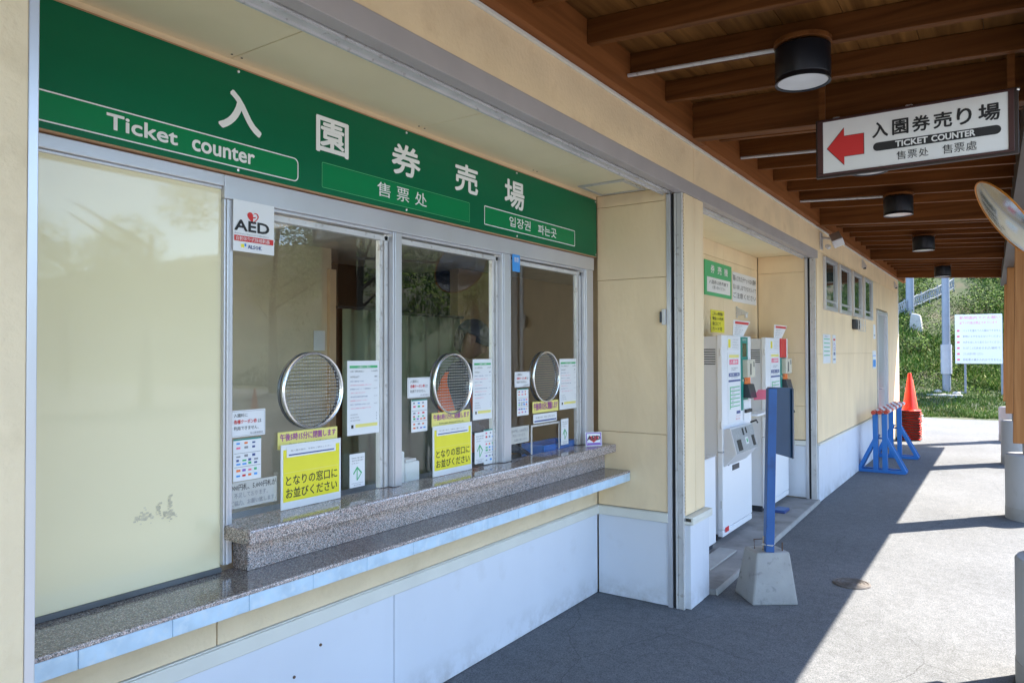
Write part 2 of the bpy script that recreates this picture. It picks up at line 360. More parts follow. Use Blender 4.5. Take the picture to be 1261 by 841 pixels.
class Frame:
    """a flat face: a runs to the viewer's right, b up, c out of the face"""
    def __init__(s, o, a, b): s.o = Vector(o); s.a = Vector(a).normalized(); s.b = Vector(b).normalized(); s.c = s.a.cross(s.b)
    def p(s, a, b, c=0): return s.o+s.a*a+s.b*b+s.c*c
    def rect(s, mb, a0, b0, a1, b1, c=0): return mb.poly([s.p(a0, b0, c), s.p(a1, b0, c), s.p(a1, b1, c), s.p(a0, b1, c)])
    def slab(s, mb, a0, b0, a1, b1, c0, c1):
        P = s.p; return mb.hexa([P(a0, b0, c0), P(a1, b0, c0), P(a1, b0, c1), P(a0, b0, c1), P(a0, b1, c0), P(a1, b1, c0), P(a1, b1, c1), P(a0, b1, c1)])
    def text(s, mb, body, a0, b0, a1, b1, c=0, bold=0., res=2):
        vs, fs = text_geo(body, 0, res); d = bold*(b1-b0); sh = [(0, 0)]
        if bold >= .012:
            n = 8 if bold >= .03 else 4; sh += [(d*math.cos(6.2832*k/n+.39), d*math.sin(6.2832*k/n+.39)) for k in range(n)]
            a0 += d; a1 -= d; b0 += d; b1 -= d
        for q, (dx, dy) in enumerate(sh):       # heavier weight: the strokes laid side by side, each a hair above the last
            i = len(mb.v); mb.v += [tuple(s.p(a0+(a1-a0)*x+dx, b0+(b1-b0)*y+dy, c+q*.00006)) for x, y in vs]
            for f in fs: mb.f.append(tuple(i+k for k in f)); mb.m.append(mb.cur)
        return mb
    def outline(s, mb, a0, b0, a1, b1, w, c=0, r=0, n=5):
        def ring(i):
            pts = []; rr = max(r-i, 0)
            for cx, cy, t0 in ((a1-r, b1-r, 0), (a0+r, b1-r, 90), (a0+r, b0+r, 180), (a1-r, b0+r, 270)):
                for k in range(n+1):
                    t = R_(t0+90*k/n)
                    if r > 0: pts.append((cx+rr*math.cos(t), cy+rr*math.sin(t)))
                    else: pts.append((cx-i*(1 if t0 in (0, 270) else -1), cy-i*(1 if t0 in (0, 90) else -1)))
            return pts
        A = ring(0); B = ring(w); k = len(A)
        for j in range(k):
            a, b, c2, d = A[j], A[(j+1) % k], B[(j+1) % k], B[j]
            mb.poly([s.p(*a, c), s.p(*b, c), s.p(*c2, c), s.p(*d, c)])
        return mb

def WX(x): return Frame((x, 0, 0), (0, 1, 0), (0, 0, 1))     # wall facing +X; a = y, b = z
def WY(y): return Frame((0, y, 0), (1, 0, 0), (0, 0, 1))     # face towards -Y; a = x, b = z

PRINTC = {}
def flat_notice(name, label, cat, fr, a0, b0, a1, b1, sheet, items, group=None, thick=.0025):
    """a sheet with print; items: (kind, material key, ...) in 0..1 sheet coordinates"""
    t = thing(name, label, cat, tuple(fr.p((a0+a1)/2, b0, 0)), group)
    mb = MB(); fr.slab(mb, a0, b0, a1, b1, 0, thick); mb.build('sheet', M[sheet], t)
    W = a1-a0; H = b1-b0; layers = {}
    for it in items:
        k, m = it[0], it[1]; mb = layers.setdefault((m, 'lettering' if k == 't' else 'print'), MB())
        c = thick+.0008+(.0005 if k == 't' else 0)+(.0002 if m in ('white',) else 0)
        if k == 't': fr.text(mb, it[2], a0+W*it[3], b0+H*it[4], a0+W*it[5], b0+H*it[6], c+.0003, it[7] if len(it) > 7 else .0, it[8] if len(it) > 8 else 1)
        elif k == 'r': fr.rect(mb, a0+W*it[2], b0+H*it[3], a0+W*it[4], b0+H*it[5], c+(it[6] if len(it) > 6 else 0))
        elif k == 'p': mb.poly([fr.p(a0+W*x, b0+H*y, c+.0004) for x, y in it[2]])
        elif k == 'o': fr.outline(mb, a0+W*it[2], b0+H*it[3], a0+W*it[4], b0+H*it[5], it[6], c)
    for (m, nm), mb in layers.items():
        if mb.f: mb.build(nm, M[m], t)
    return t

# ================================================================ GROUND
gm = MB(); gm.poly([(-400, -400, 0), (400, -400, 0), (400, 20.7, 0), (-400, 20.7, 0)])
g = struct(gm.build('asphalt_ground', M['asphalt']))
# grass bank rising behind
def hz(x, y):
    prof = ((20.0, -.05), (20.5, .02), (23, .42), (25, 1.25), (27, 2.45), (30, 4.4), (40, 10.5), (60, 15), (140, 17))
    for (ya, za), (yb, zb) in zip(prof, prof[1:]):
        if y <= yb: h = za+(zb-za)*(y-ya)/(yb-ya); break
    else: h = 17
    k = min(1, max(0, (y-21)/4)); return h+k*(.25*math.sin(x*.7+y*.4)+.15*math.sin(x*1.9-y*1.1))+.015*math.sin(x*5)*min(1, max(0, (y-20.3)*3))
gm = MB(); xs = [-120+i*4 for i in range(28)]+[-8+i*.4 for i in range(45)]+[10+i*3 for i in range(36)]
ys = [20.3+.35*i for i in range(40)]+[34.3+4*i for i in range(26)]
for y in ys:
    for x in xs: gm.v.append((x, y+(.08*math.sin(x*2.3) if y < 20.4 else 0), hz(x, y)))
nx = len(xs)
for j in range(len(ys)-1):
    for i in range(nx-1): gm.f.append((j*nx+i, j*nx+i+1, (j+1)*nx+i+1, (j+1)*nx+i)); gm.m.append(0)
struct(gm.build('grass_bank', M['grass'], smooth=True))

# grass tufts
def blades(name, n, xr, yr, hmin, hmax, mats, w=.012, dens=None):
    mb = MB()
    for _ in range(n):
        x = random.uniform(*xr); y = yr[0]+(yr[1]-yr[0])*random.random()**1.5
        if dens and not dens(x, y): continue
        z = hz(x, y); h = random.uniform(hmin, hmax)*(1+.04*(y-20)); a = random.uniform(0, 6.28); b = random.uniform(0, 6.28); l = h*random.uniform(.2, .9)
        ww = w*(1+.07*(y-20)); dx, dy = math.cos(a)*ww, math.sin(a)*ww
        mb.cur = 0 if random.random() < .75 else 1
        tx, ty = x+math.cos(b)*l, y+math.sin(b)*l
        mb.poly([(x-dx, y-dy, z-.01), (x+dx, y+dy, z-.01), (tx, ty, z+h)])
    return stuff(mb.build(name, mats))
blades('lawn_grass', 30000, (-5.5, 1.6), (20.5, 26), .03, .10, [M['blade'], M['bladedry']])
def patch(x, y): return math.sin(x*1.7+1)+math.sin(y*1.1+x*.6)+math.sin(x*.5-y*.9) > -.35
blades('bank_grass', 50000, (-7, 1.6), (23.5, 42), .06, .20, [M['blade'], M['bladedry']], w=.02, dens=patch)
def cover(name, n, xr, yr, mats, thr, s0, lab=None):
    mb = MB()
    for _ in range(n):
        x = random.uniform(*xr); y = random.uniform(*yr)
        k = math.sin(x*2.1+y*.7)+math.sin(x*.9-y*1.3+2)+math.sin(x*4.3+y*2.9)*.6
        if k < thr+random.uniform(-.6, .6): continue
        z = hz(x, y)+abs(random.gauss(0, .10))*(1+.03*(y-23)); a = Vector((random.gauss(0, 1), random.gauss(0, 1), random.gauss(0, .8))).normalized(); b = a.orthogonal().normalized()
        q = s0*random.uniform(.5, 1.5)*(1+.05*(y-23)); p = Vector((x, y, z)); mb.cur = 0 if random.random() < .62 else 1
        mb.poly([p-a*q, p-b*q*.5, p+a*q, p+b*q*.5])
    return stuff(mb.build(name, mats))
cover('bank_ground_cover', 120000, (-6.5, 1.2), (23, 40), [M['leaf'], M['leafb']], .05, .024)
blades('far_bank_grass', 26000, (1.6, 30), (21, 45), .06, .22, [M['blade'], M['bladedry']], w=.03)

# shrubs on the bank
def leaf_cloud(mb, c, r, n, s, flat=.8):
    for _ in range(n):
        d = Vector((random.gauss(0, 1), random.gauss(0, 1), random.gauss(0, 1))).normalized()*(random.random()**.45)
        p = Vector(c)+Vector((d.x*r, d.y*r, d.z*r*flat)); a = Vector((random.gauss(0, 1), random.gauss(0, 1), random.gauss(0, .7))).normalized()
        b = a.orthogonal().normalized(); q = s*random.uniform(.6, 1.4)
        mb.cur = 0 if random.random() < .6 else 1
        mb.poly([p-a*q, p-b*q*.5, p+a*q, p+b*q*.5])
shrub_lab = ['low leafy shrub on the bank beside the painted handrail', 'yellow green shrub on the bank above the rule board', 'leafy bush on the bank right of the light pole',
  'small bush on the bank left of the light pole', 'bush near the foot of the bank behind the stacked cones', 'broad bush high on the bank under the canopy edge',
  'small weed clump at the bank foot between pole and board', 'shrub high on the bank at the left behind the far pole', 'tall loose bush near the top left of the bank']
for (x, y, r), lb in zip(((-2.6, 28.5, .7), (-.5, 28.0, .8), (-1.0, 25.8, .5), (-2.2, 25.3, .4), (-2.7, 23.6, .33), (-.9, 32, 1.3), (-1.3, 23.9, .25), (-3.6, 32, 1.2), (-2.4, 35, 1.6)), shrub_lab):
    z = hz(x, y); t = thing('shrub', lb, 'shrub', (x, y, z-.02), 'shrubs on the grass bank')
    mb = MB(); leaf_cloud(mb, (x, y, z+r*.55), r, int(1300*min(1.6, r/.5)), .028+.015*r); mb.build('foliage', [M['leaf'], M['leafb']], t)
    mb = MB()
    for k in range(4): a = k*1.6; mb.tube([(x, y, z-.05), (x+.3*r*math.cos(a), y+.3*r*math.sin(a), z+r*.7)], [.02, .008], 5)
    mb.build('stem', M['bark'], t)

# trees right of the walkway (mirrored in the glass)
def make_tree(label, x, y, h, r):
    z = hz(x, y) if y > 20.3 else 0
    t = thing('tree', label, 'tree', (x, y, z), 'trees across the forecourt')
    mb = MB(); mb.tube([(x, y, z-.1), (x+.1, y, z+h*.35), (x-.1, y+.1, z+h*.75)], [.22, .16, .06], 9)
    for k in range(6):
        a = k*1.05+random.random(); zz = z+h*(.3+.08*k); mb.tube([(x, y, zz), (x+r*.7*math.cos(a), y+r*.7*math.sin(a), zz+h*.18)], [.07, .02], 6)
    mb.build('trunk', M['bark'], t, smooth=True)
    mb = MB()
    for k in range(9):
        a = random.random()*6.28; q = r*random.uniform(.1, .75); leaf_cloud(mb, (x+q*math.cos(a), y+q*math.sin(a), z+h*random.uniform(.42, .92)), r*random.uniform(.35, .6), 950, .075)
    mb.build('crown', [M['leafb'], M['treeleaf']], t)
TREES = [(13, 17, 8, 3), (10.5, 22.5, 7, 3), (17, 12, 7, 3), (20, 19, 9, 3.5), (26, 10, 8, 3.5), (15, 26, 8, 3.4), (31, 16, 9, 4), (34, 4, 7.5, 4), (36, -3, 8, 4), (30, -9, 7, 4), (7, 27, 6, 2.6), (40, 9, 8, 4), (44, 1, 8, 4.5)]
for i, (x, y, h, r) in enumerate(TREES):
    make_tree('broad leafed tree across the sunny forecourt, '+('near the bank', 'nearer the viewer', 'far beyond the cone', 'small one', 'tallest and darkest', 'slender one', 'wide low one')[i % 7]+(' and mirrored in the glass' if i < 7 else ' outside the frame'), x, y, h, r)

# ================================================================ BUILDING
B = thing('ticket_building', 'cream ticket office building with recessed service counter, white dado and granite shelves', 'building', (-2.6, 7.4, 0))
def bpart(name, fn, m, bevel=.002, parent=None, smooth=False):
    mb = MB(); fn(mb); return mb.build(name, M[m], parent or B, bevel=bevel, smooth=smooth)
XF = -1.66     # outer wall face
XR = -2.27     # recess wall face
# backing structure (dark behind the joints)
bk = MB()
bk.box((-4.75, -2, 2.70), (XF-.03, 1.0, 3.25)); bk.box((-4.75, 2.8, 2.70), (XF-.03, 15.28, 3.25)); bk.box((-4.75, 1.0, 2.70), (-3.7, 2.8, 3.25)); bk.box((-2.5, 1.0, 2.70), (XF-.03, 2.8, 3.25)); bk.box((XF-.2, -2, 0), (XF-.02, .665, 2.7))
bk.box((XR-.2, .69, 0), (XR-.03, 4.5, .78)); bk.box((-1.79, 4.39, .0), (XF-.03, 4.715, 2.7)); bk.box((-2.27, 4.40, 0), (-1.78, 4.5, 2.7))
bk.box((-2.4, 4.45, 0), (XR-.02, 8.4, 2.7)); bk.box((-2.27, 8.24, 0), (-1.80, 8.34, 2.7)); bk.box((-1.95, 8.26, 0), (XF-.02, 12.6, 2.7))
bk.box((-2.1, 12.6, 0), (-1.8, 13.8, 2.7)); bk.box((-1.95, 13.8, 0), (XF-.02, 15.27, 2.7)); bk.box((-4.75, 15.1, 0), (-1.8, 15.27, 2.7))
bk.build('wall_core', mat('joint_filler', (.52, .39, .24), .9), B)
bpart('wall_strip', lambda m: m.box((XR-.03, .69, 2.6), (XR, 4.358, 2.649)), 'siding', 0)
# stucco band over the openings
for a, b in ((-2, .9), (.906, 4.543), (4.549, 7.427), (7.433, 10.167), (10.173, 12.4), (12.406, 15.3)):
    bpart('wall_panel', lambda m: m.box((XF-.03, a, 2.692), (XF, b, 2.928)), 'stuccobounce', .003)
bpart('cornice_strip', lambda m: m.box((XF-.02, -2, 2.929), (XF+.012, 15.31, 2.945)), 'trim')
# left pier
bpart('wall_panel', lambda m: m.box((XF-.03, -2, 0), (XF, .672, 2.69)), 'stucco', .003)
bpart('guide_rail', lambda m: m.box((XF-.035, .6735, 0), (XF-.004, .694, 2.69)), 'alu', .002)
# steel lintel with roller shutter slot
bpart('lintel', lambda m: (m.box((-1.715, .695, 2.605), (XF+.004, 8.28, 2.69)), m.box((-1.735, .695, 2.64), (-1.715, 8.28, 2.69))), 'beamgrey', .002)
bpart('shutter_housing', lambda m: (m.box((-1.80, .695, 2.612), (-1.737, 4.385, 2.66)), m.box((-1.752, .695, 2.604), (-1.744, 4.385, 2.612)), m.box((-1.80, .695, 2.602), (-1.79, 4.385, 2.612)),
     m.box((-1.80, 4.72, 2.612), (-1.737, 8.23, 2.66)), m.box((-1.752, 4.72, 2.604), (-1.744, 8.23, 2.612)), m.box((-1.80, 4.72, 2.602), (-1.79, 8.23, 2.612))), 'alud', 0)
# soffit boards
for a, b in ((.69, 1.562), (1.566, 2.545), (2.549, 3.53), (3.534, 4.36)):
    o = bpart('soffit_board', lambda m: m.box((XR-.02, a, 2.65), (-1.80, b, 2.665)), 'soffit', .001)
for a, b in ((4.5, 5.6), (5.604, 6.9), (6.904, 8.2)): bpart('soffit_board', lambda m: m.box((XR-.02, a, 2.65), (-1.80, b, 2.665)), 'soffit', .001)
def scr(m):
    for y in (1.564, 2.547, 3.532):
        for x in (-2.235, -1.85):
            for d in (-.02, .02): m.lathe([(.004, 2.6485), (.004, 2.651)], (x, y+d, 0), 8)
bpart('screw', scr, 'dark', 0)
hatch = bpart('access_hatch', lambda m: m.box((-2.19, 4.03, 2.644), (-1.92, 4.29, 2.6495)), 'soffit', .001)
bpart('hatch_frame', lambda m: [m.box(*q) for q in (((-2.215, 4.0, 2.641), (-2.19, 4.32, 2.6492)), ((-1.92, 4.0, 2.641), (-1.895, 4.32, 2.6492)), ((-2.19, 4.0, 2.641), (-1.92, 4.03, 2.6492)), ((-2.19, 4.29, 2.641), (-1.92, 4.32, 2.6492)))], 'alud', 0, parent=hatch)
# recess return wall (faces the camera), y = 4.36
for a, b in ((.592, 1.0785), (1.081, 2.0805), (2.083, 2.5675), (2.57, 2.648)):
    bpart('wall_panel', lambda m: m.box((XR+.004, 4.36, a), (-1.775, 4.395, b)), 'siding', .002)
bpart('dado_panel', lambda m: m.box((XR+.004, 4.363, 0.004), (-1.775, 4.395, .524)), 'white_panel', .002)
bpart('dado_rail', lambda m: (m.box((XR+.001, 4.345, .528), (-1.772, 4.37, .583)), m.box((XR+.001, 4.352, .583), (-1.772, 4.37, .588))), 'trim', .003)
# under counter
for a, b in ((.69, 1.516), (1.521, 4.355)): bpart('wall_panel', lambda m: m.box((XR-.03, a, .59), (XR, b, .769)), 'stucco', .002)
for a, b in ((.69, 2.40), (2.405, 4.358)): bpart('dado_panel', lambda m: m.box((XR-.03, a, .004), (XR-.003, b, .524)), 'white_panel', .002)
bpart('dado_rail', lambda m: (m.box((XR-.02, .69, .528), (XR+.016, 4.348, .583)), m.box((XR-.02, .69, .583), (XR+.008, 4.35, .588))), 'trim', .003)
bpart('screw', lambda m: [m.lathe([(.006, 0), (.006, .004)], (XR-.003, y, z), 8, 'x') for y, z in ((1.98, .44), (1.85, .36))], 'rust', 0)
# shutter guides right of the counter and between the openings
def guides(y0):
    bpart('guide_rail', lambda m: (m.box((-1.773, y0-.008, 0), (-1.745, y0+.03, 2.604))), 'alu', .002)
    bpart('guide_slot', lambda m: m.box((-1.745, y0+.008, 0), (-1.722, y0+.03, 2.604)), 'dark', 0)
    bpart('guide_rail', lambda m: (m.box((-1.722, y0-.006, 0), (-1.708, y0+.03, 2.604)), m.box((-1.706, y0-.003, 0), (-1.676, y0+.03, 2.604)), m.box((-1.676, y0-.008, 0), (-1.668, y0+.03, 2.604))), 'alud', .002)
guides(4.36); guides(8.2)
# pilaster
bpart('wall_panel', lambda m: (m.box((XF-.03, 4.375, .58), (XF, 4.543, 2.603))), 'siding', .003)
bpart('wall_panel', lambda m: (m.box((XF-.03, 4.549, .58), (XF, 4.718, 2.603))), 'siding', .003)
bpart('rough_edge', lambda m: [m.box((XF-.032, 4.371, .6+k*.0222), (XF-.006, 4.3755, .611+k*.0222)) for k in range(90)], 'rustedge', 0)
bpart('dado_panel', lambda m: m.box((XF-.03, 4.375, .004), (-1.632, 4.60, .524)), 'white_panel', .003)
bpart('dado_panel', lambda m: m.box((XF-.03, 4.605, .004), (-1.635, 4.72, .524)), 'white_panel', .003)
bpart('dado_rail', lambda m: (m.box((XF-.02, 4.367, .528), (-1.612, 4.726, .546)), m.box((-1.628, 4.367, .546), (-1.612, 4.726, .566)), m.box((XF-.02, 4.367, .566), (-1.612, 4.726, .576))), 'trim', .003)
bpart('wall_panel', lambda m: m.box((-2.27, 4.7185, 0), (-1.69, 4.725, 2.65)), 'siding', 0)
# ticket machine recess
for a, b in ((4.73, 5.9), (5.9025, 7.02), (7.0225, 8.19)):
    for c, d in ((.59, 1.50), (1.5025, 2.50), (2.5025, 2.648)): bpart('wall_panel', lambda m: m.box((XR-.02, a, c), (XR, b, d)), 'siding', .002)
bpart('dado_panel', lambda m: m.box((XR-.02, 4.73, .05), (XR-.003, 8.19, .58)), 'white_panel', .002)
for a, b in ((.665, 1.0225), (1.025, 1.5925), (1.595, 2.4625), (2.465, 2.648)): bpart('wall_panel', lambda m: m.box((XR+.004, 8.2, a), (-1.775, 8.235, b)), 'siding', .002)
bpart('dado_panel', lambda m: m.box((XR+.004, 8.203, .05), (-1.775, 8.235, .60)), 'white_panel', .002)
bpart('dado_rail', lambda m: m.box((XR+.001, 8.185, .604), (-1.772, 8.21, .655)), 'trim', .003)
# right hand wall
cols = ((8.24, 8.40), (8.405, 10.47), (10.475, 12.55))
for a, b in cols:
    for c, d in ((.632, 1.5825), (1.585, 2.69)): bpart('wall_panel', lambda m: m.box((XF-.03, a, c), (XF, b, d)), 'siding', .002)
bpart('wall_panel', lambda m: m.box((XF-.03, 13.80, 0.05), (XF, 15.3, 2.69)), 'siding', .002)
bpart('wall_panel', lambda m: m.box((XF-.03, 12.555, 2.28), (XF, 13.795, 2.69)), 'siding', .002)
bpart('sunlit_corner_strip', lambda m: m.box((XF-.05, 15.3, 0), (XF+.008, 15.34, 2.928)), 'white', .003)  # white strip standing in for sunlight on the wall end
bpart('end_wall', lambda m: m.box((-4.75, 15.27, 0), (XF-.05, 15.3, 3.25)), 'siding', 0)
for a, b in ((8.24, 8.40), (8.403, 9.4), (9.404, 10.9), (10.904, 12.55)): bpart('dado_panel', lambda m: m.box((XF-.03, a, .004), (XF+.008, b, .605)), 'white_panel', .002)
bpart('dado_rail', lambda m: m.box((XF-.02, 8.235, .608), (XF+.022, 12.56, .628)), 'trim', .002)
bpart('roof', lambda m: [m.box(a, b) for a, b in (((-5.0, -2.2, 3.25), (-1.72, 1.0, 3.32)), ((-5.0, 2.8, 3.25), (-1.72, 15.4, 3.32)), ((-5.0, 1.0, 3.25), (-3.7, 2.8, 3.32)), ((-2.5, 1.0, 3.25), (-1.72, 2.8, 3.32)))], 'beamdark', 0)
rl = bpart('added_rooflight', lambda m: [m.box(a, b) for a, b in (((-3.74, .96, 3.3205), (-2.46, 1.0, 3.42)), ((-3.74, 2.8, 3.3205), (-2.46, 2.84, 3.42)), ((-3.74, 1.0, 3.3205), (-3.7, 2.8, 3.42)), ((-2.5, 1.0, 3.3205), (-2.46, 2.8, 3.42)))], 'alu', 0)  # invented roof opening, added to brighten the office below
bpart('pane', lambda m: m.box((-3.7, 1.0, 3.40), (-2.5, 2.8, 3.405)), 'glass', 0, parent=rl)
# clerestory windows of the right wall
for a, b in ((8.56, 9.27), (9.45, 10.19), (10.37, 11.07), (11.28, 12.03)):
    wv = MB(); z0, z1, t = 2.07, 2.66, .045
    for p, q in (((a, z0), (b, z0+t)), ((a, z1-t), (b, z1)), ((a, z0+t), (a+t, z1-t)), ((b-t, z0+t), (b, z1-t))):
        wv.box((XF+.001, p[0], p[1]), (XF+.03, q[0], q[1]))
    wv.box((XF+.001, a+t, z0+t+.05), (XF+.02, b-t, z0+t+.075))
    wf = wv.build('window', M['alu'], B, bevel=.003)
    bpart('pane', lambda m: m.box((XF+.001, a+t, z0+t), (XF+.008, b-t, z1-t)), 'darkglass', 0, parent=wf)
# door
dl = bpart('door', lambda m: m.box((XF-.06, 12.66, .03), (XF-.03, 13.72, 2.2)), 'machpanel', .003)
bpart('door_frame', lambda m: (m.box((XF-.06, 12.6, 0), (XF+.015, 12.66, 2.26)), m.box((XF-.06, 13.72, 0), (XF+.015, 13.78, 2.26)), m.box((XF-.06, 12.66, 2.2), (XF+.015, 13.72, 2.26))), 'alu', .003, parent=dl)
bpart('handle', lambda m: m.tube([(XF-.01, 12.75, 1.02), (XF+.03, 12.75, 1.02), (XF+.03, 12.87, 1.02)], .01, 8), 'chrome', 0, parent=dl)

# ---- service window wall
XG = XR-.045
win = MB()
t0, t1 = 2.14, 2.232
win.box((XR-.06, 1.541, t0+.008), (XR, 4.32, t1)); win.box((XR-.055, 1.541, t0-.004), (XR-.012, 4.31, t0+.008)); win.box((XR-.06, .69, 2.190), (XR, 1.5405, t1)); win.box((XR-.055, .69, 2.180), (XR-.012, 1.5405, 2.190))
wf = win.build('service_window', M['alu'], B, bevel=.003)
for a, b in ((1.541, 1.578), (2.395, 2.453), (3.251, 3.337), (4.197, 4.31)):
    bpart('mullion', lambda m: (m.box((XR-.06, a, .86 if a < 1.6 else 1.002), (XR-.002, b, t0+.007)), m.box((XR-.002, a+.008, .86 if a < 1.6 else 1.002), (XR+.004, a+.02, t0+.006))), 'alu', .003, parent=wf)
for a in (2.345, 3.205, 4.145):   # inner sash stiles
    bpart('sash', lambda m: (m.box((XR-.06, a, 1.003), (XR-.035, a+.018, t0-.013)), m.box((XR-.058, a+.024, 1.003), (XR-.03, a+.045, t0-.013))), 'alud', .001, parent=wf)
bpart('head_track', lambda m: m.box((XR-.06, 1.58, 2.105), (XR-.03, 4.19, 2.128)), 'alud', .001, parent=wf)
for a, b in ((1.5785, 2.3445), (2.4535, 3.2045), (3.3375, 4.1445)):
    bpart('pane', lambda m: m.box((XG-.005, a, 1.002), (XG, b, 2.13)), 'glass', 0, parent=wf)
fp = bpart('film_panel', lambda m: m.box((XR-.035, .69, .85), (XR-.02, 1.541, 2.186)), 'film', 0, parent=B)
bpart('sealant', lambda m: m.box((XR-.0199, .69, .836), (XR-.008, 1.541, .853)), 'sealant', .002, parent=fp)
def resid(m):
    random.seed(3); f = WX(XR-.0195)
    for cy, cz, sy, sz, n in ((1.262, 1.075, .03, .018, 40), (1.345, 1.07, .028, .012, 40), (1.352, 1.1, .006, .045, 36), (1.312, 1.10, .008, .02, 14)):
        for _ in range(n):
            y = random.gauss(cy, sy/2); z = random.gauss(cz, sz/2); s = random.uniform(.002, .007); f.rect(m, y, z, y+s*1.6, z+s, .000008*len(m.f))
stuff(bpart('adhesive_marks', resid, 'smear', 0, parent=fp))

# ---- granite shelves
lo = bpart('lower_shelf', lambda m: m.box((XR-.03, .69, .800), (-2.036, 4.357, .835)), 'sill', .004)
bpart('steel_edge', lambda m: [m.box((-2.07, a, .768), (-2.031, b, .820)) for a, b in [(.69+.2619*k, .69+.2619*(k+1)-.0012) for k in range(14)]], 'sillsteel', .003, parent=lo)
bpart('edge_strip', lambda m: m.box((-2.04, .69, .8205), (-2.028, 4.356, .834)), 'shelf', .003, parent=lo)
up = bpart('upper_shelf', lambda m: m.box((XR-.06, 1.545, .945), (-2.128, 4.357, 1.0)), 'shelf', .01)
bpart('upstand', lambda m: m.box((XR-.03, 1.60, .8355), (-2.215, 4.356, .944)), 'shelf', .002, parent=up)

# ================================================================ INTERIOR
bpart('room_wall', lambda m: m.box((-4.1, 2.55, 0), (-4.0, 3.58, 2.35)), 'room', 0)
bpart('room_wall', lambda m: (m.box((-4.1, -1.9, 0), (-4.0, 2.55, .5)), m.box((-4.1, -1.9, 2.3), (-4.0, 2.55, 2.35)), m.box((-4.1, -1.9, .5), (-4.0, -1.7, 2.3))), 'room', 0)
rw = bpart('added_rear_window', lambda m: [m.box((-4.09, a, .5), (-4.03, a+.05, 2.3)) for a in (-1.7, -.3, 1.1, 2.5)], 'alu', 0)  # unseen window, put in to let daylight into the office
bpart('pane', lambda m: m.box((-4.065, -1.65, .5), (-4.06, 2.5, 2.3)), 'glass', 0, parent=rw)
bpart('room_wall', lambda m: (m.box((-4.1, 5.05, 0), (-4.0, 8.3, 2.35))), 'roombrown', 0)
bpart('room_wall', lambda m: (m.box((-4.7, 3.0, 0), (-4.6, 5.6, 2.6)), m.box((-4.6, 3.4, 0), (-4.1, 3.5, 2.6)), m.box((-4.6, 5.15, 0), (-4.1, 5.25, 2.6))), 'roomdark', 0)  # dim back room, its darkness put into the wall colour
bpart('room_wall', lambda m: (m.box((-4.1, -2.0, 0), (-1.9, -1.9, 2.65)), m.box((-4.1, 8.3, 0), (-2.4, 8.4, .5)), m.box((-4.1, 8.3, 2.25), (-2.4, 8.4, 2.65)), m.box((-2.5, 8.3, .5), (-2.4, 8.4, 2.25))), 'room', 0)  # gap in the far end wall added to pass more daylight inside
bpart('room_wall', lambda m: (m.box((-2.42, 4.5, 0), (-2.402, 8.3, 2.65)), m.box((-2.36, .69, 2.2), (-2.345, 4.4, 2.65)), m.box((-2.36, .69, 0), (-2.345, 4.4, .9))), 'roombrown', 0)
bpart('room_ceiling', lambda m: (m.box((-4.7, -2, 2.35), (-2.345, 1.0, 2.45)), m.box((-4.7, 2.8, 2.35), (-2.345, 8.4, 2.45)), m.box((-4.7, 1.0, 2.35), (-3.7, 2.8, 2.45)), m.box((-2.5, 1.0, 2.35), (-2.345, 2.8, 2.45)), m.box((-3.76, .94, 2.45), (-3.7, 2.86, 2.70)), m.box((-2.5, .94, 2.45), (-2.44, 2.86, 2.70)), m.box((-3.7, .94, 2.45), (-2.5, 1.0, 2.70)), m.box((-3.7, 2.8, 2.45), (-2.5, 2.86, 2.70)), m.box((-2.345, -2, 2.35), (-1.9, .6, 2.45))), 'roomceil', 0)  # hole and shaft serve the added roof opening
bpart('room_floor', lambda m: m.box((-4.7, -2, 0.0), (-2.345, 8.4, .06)), 'roomceil', 0)
bpart('room_wall', lambda m: m.box((-2.345, .60, 0), (-1.9, .66, 2.65)), 'room', 0)
bpart('room_wall', lambda m: m.box((-1.93, -2, 0), (-1.88, .6, 2.65)), 'room', 0)
bpart('door_jamb', lambda m: (m.box((-4.0, 3.54, 0), (-3.97, 3.6, 2.2)), m.box((-4.0, 5.0, 0), (-3.97, 5.05, 2.3))), 'roombrown', .002)
tag(bpart('staff_desk', lambda m: (m.box((-2.62, 1.6, .92), (-2.36, 4.35, .95)), m.box((-2.60, 1.62, .06), (-2.57, 4.3, .92)), m.box((-2.57, 1.62, .5), (-2.4, 1.65, .92)), m.box((-2.57, 4.27, .5), (-2.4, 4.3, .92))), 'desk', .003), 'x', 'x')
dk = bpy.data.objects['staff_desk']; dk.parent = None; dk.location = B.location; tag(dk, 'dark counter desk behind the service windows under the paper notices', 'desk')
# curtains
def curtain(y0, y1, z0, z1, x0, label, ph):
    t = thing('curtain', label, 'curtain', (x0, (y0+y1)/2, z0), 'curtains in the back doorway')
    mb = MB(); n = int((y1-y0)/.012)
    for i in range(n+1):
        y = y0+(y1-y0)*i/n; dx = .03*math.sin(i*.42+ph)+.012*math.sin(i*.17+ph)
        for z in (z0, z1): mb.v.append((x0+dx*(1 if z == z0 else .7), y, z))
    for i in range(n): mb.f.append((2*i, 2*i+2, 2*i+3, 2*i+1)); mb.m.append(0)
    mb.build('cloth', M['curtain'], t, smooth=True).modifiers.new('thick', 'SOLIDIFY').thickness = .003
    MB().tube([(x0, y0-.05, z1+.01), (x0, y1+.05, z1+.01)], .012, 8).build('rod', M['charcoal'], t)
curtain(3.62, 4.02, .3, 1.92, -3.93, 'pale green curtain hanging at the left of the dark back doorway', 0)
curtain(4.12, 4.97, .3, 1.90, -3.93, 'wider pale green curtain hanging behind the capped clerk', 2)
flat_notice('wall_paper', 'blank white paper on the tan back wall inside the office', 'paper', WX(-3.99), 3.41, 1.62, 3.51, 1.76, 'paper', [])

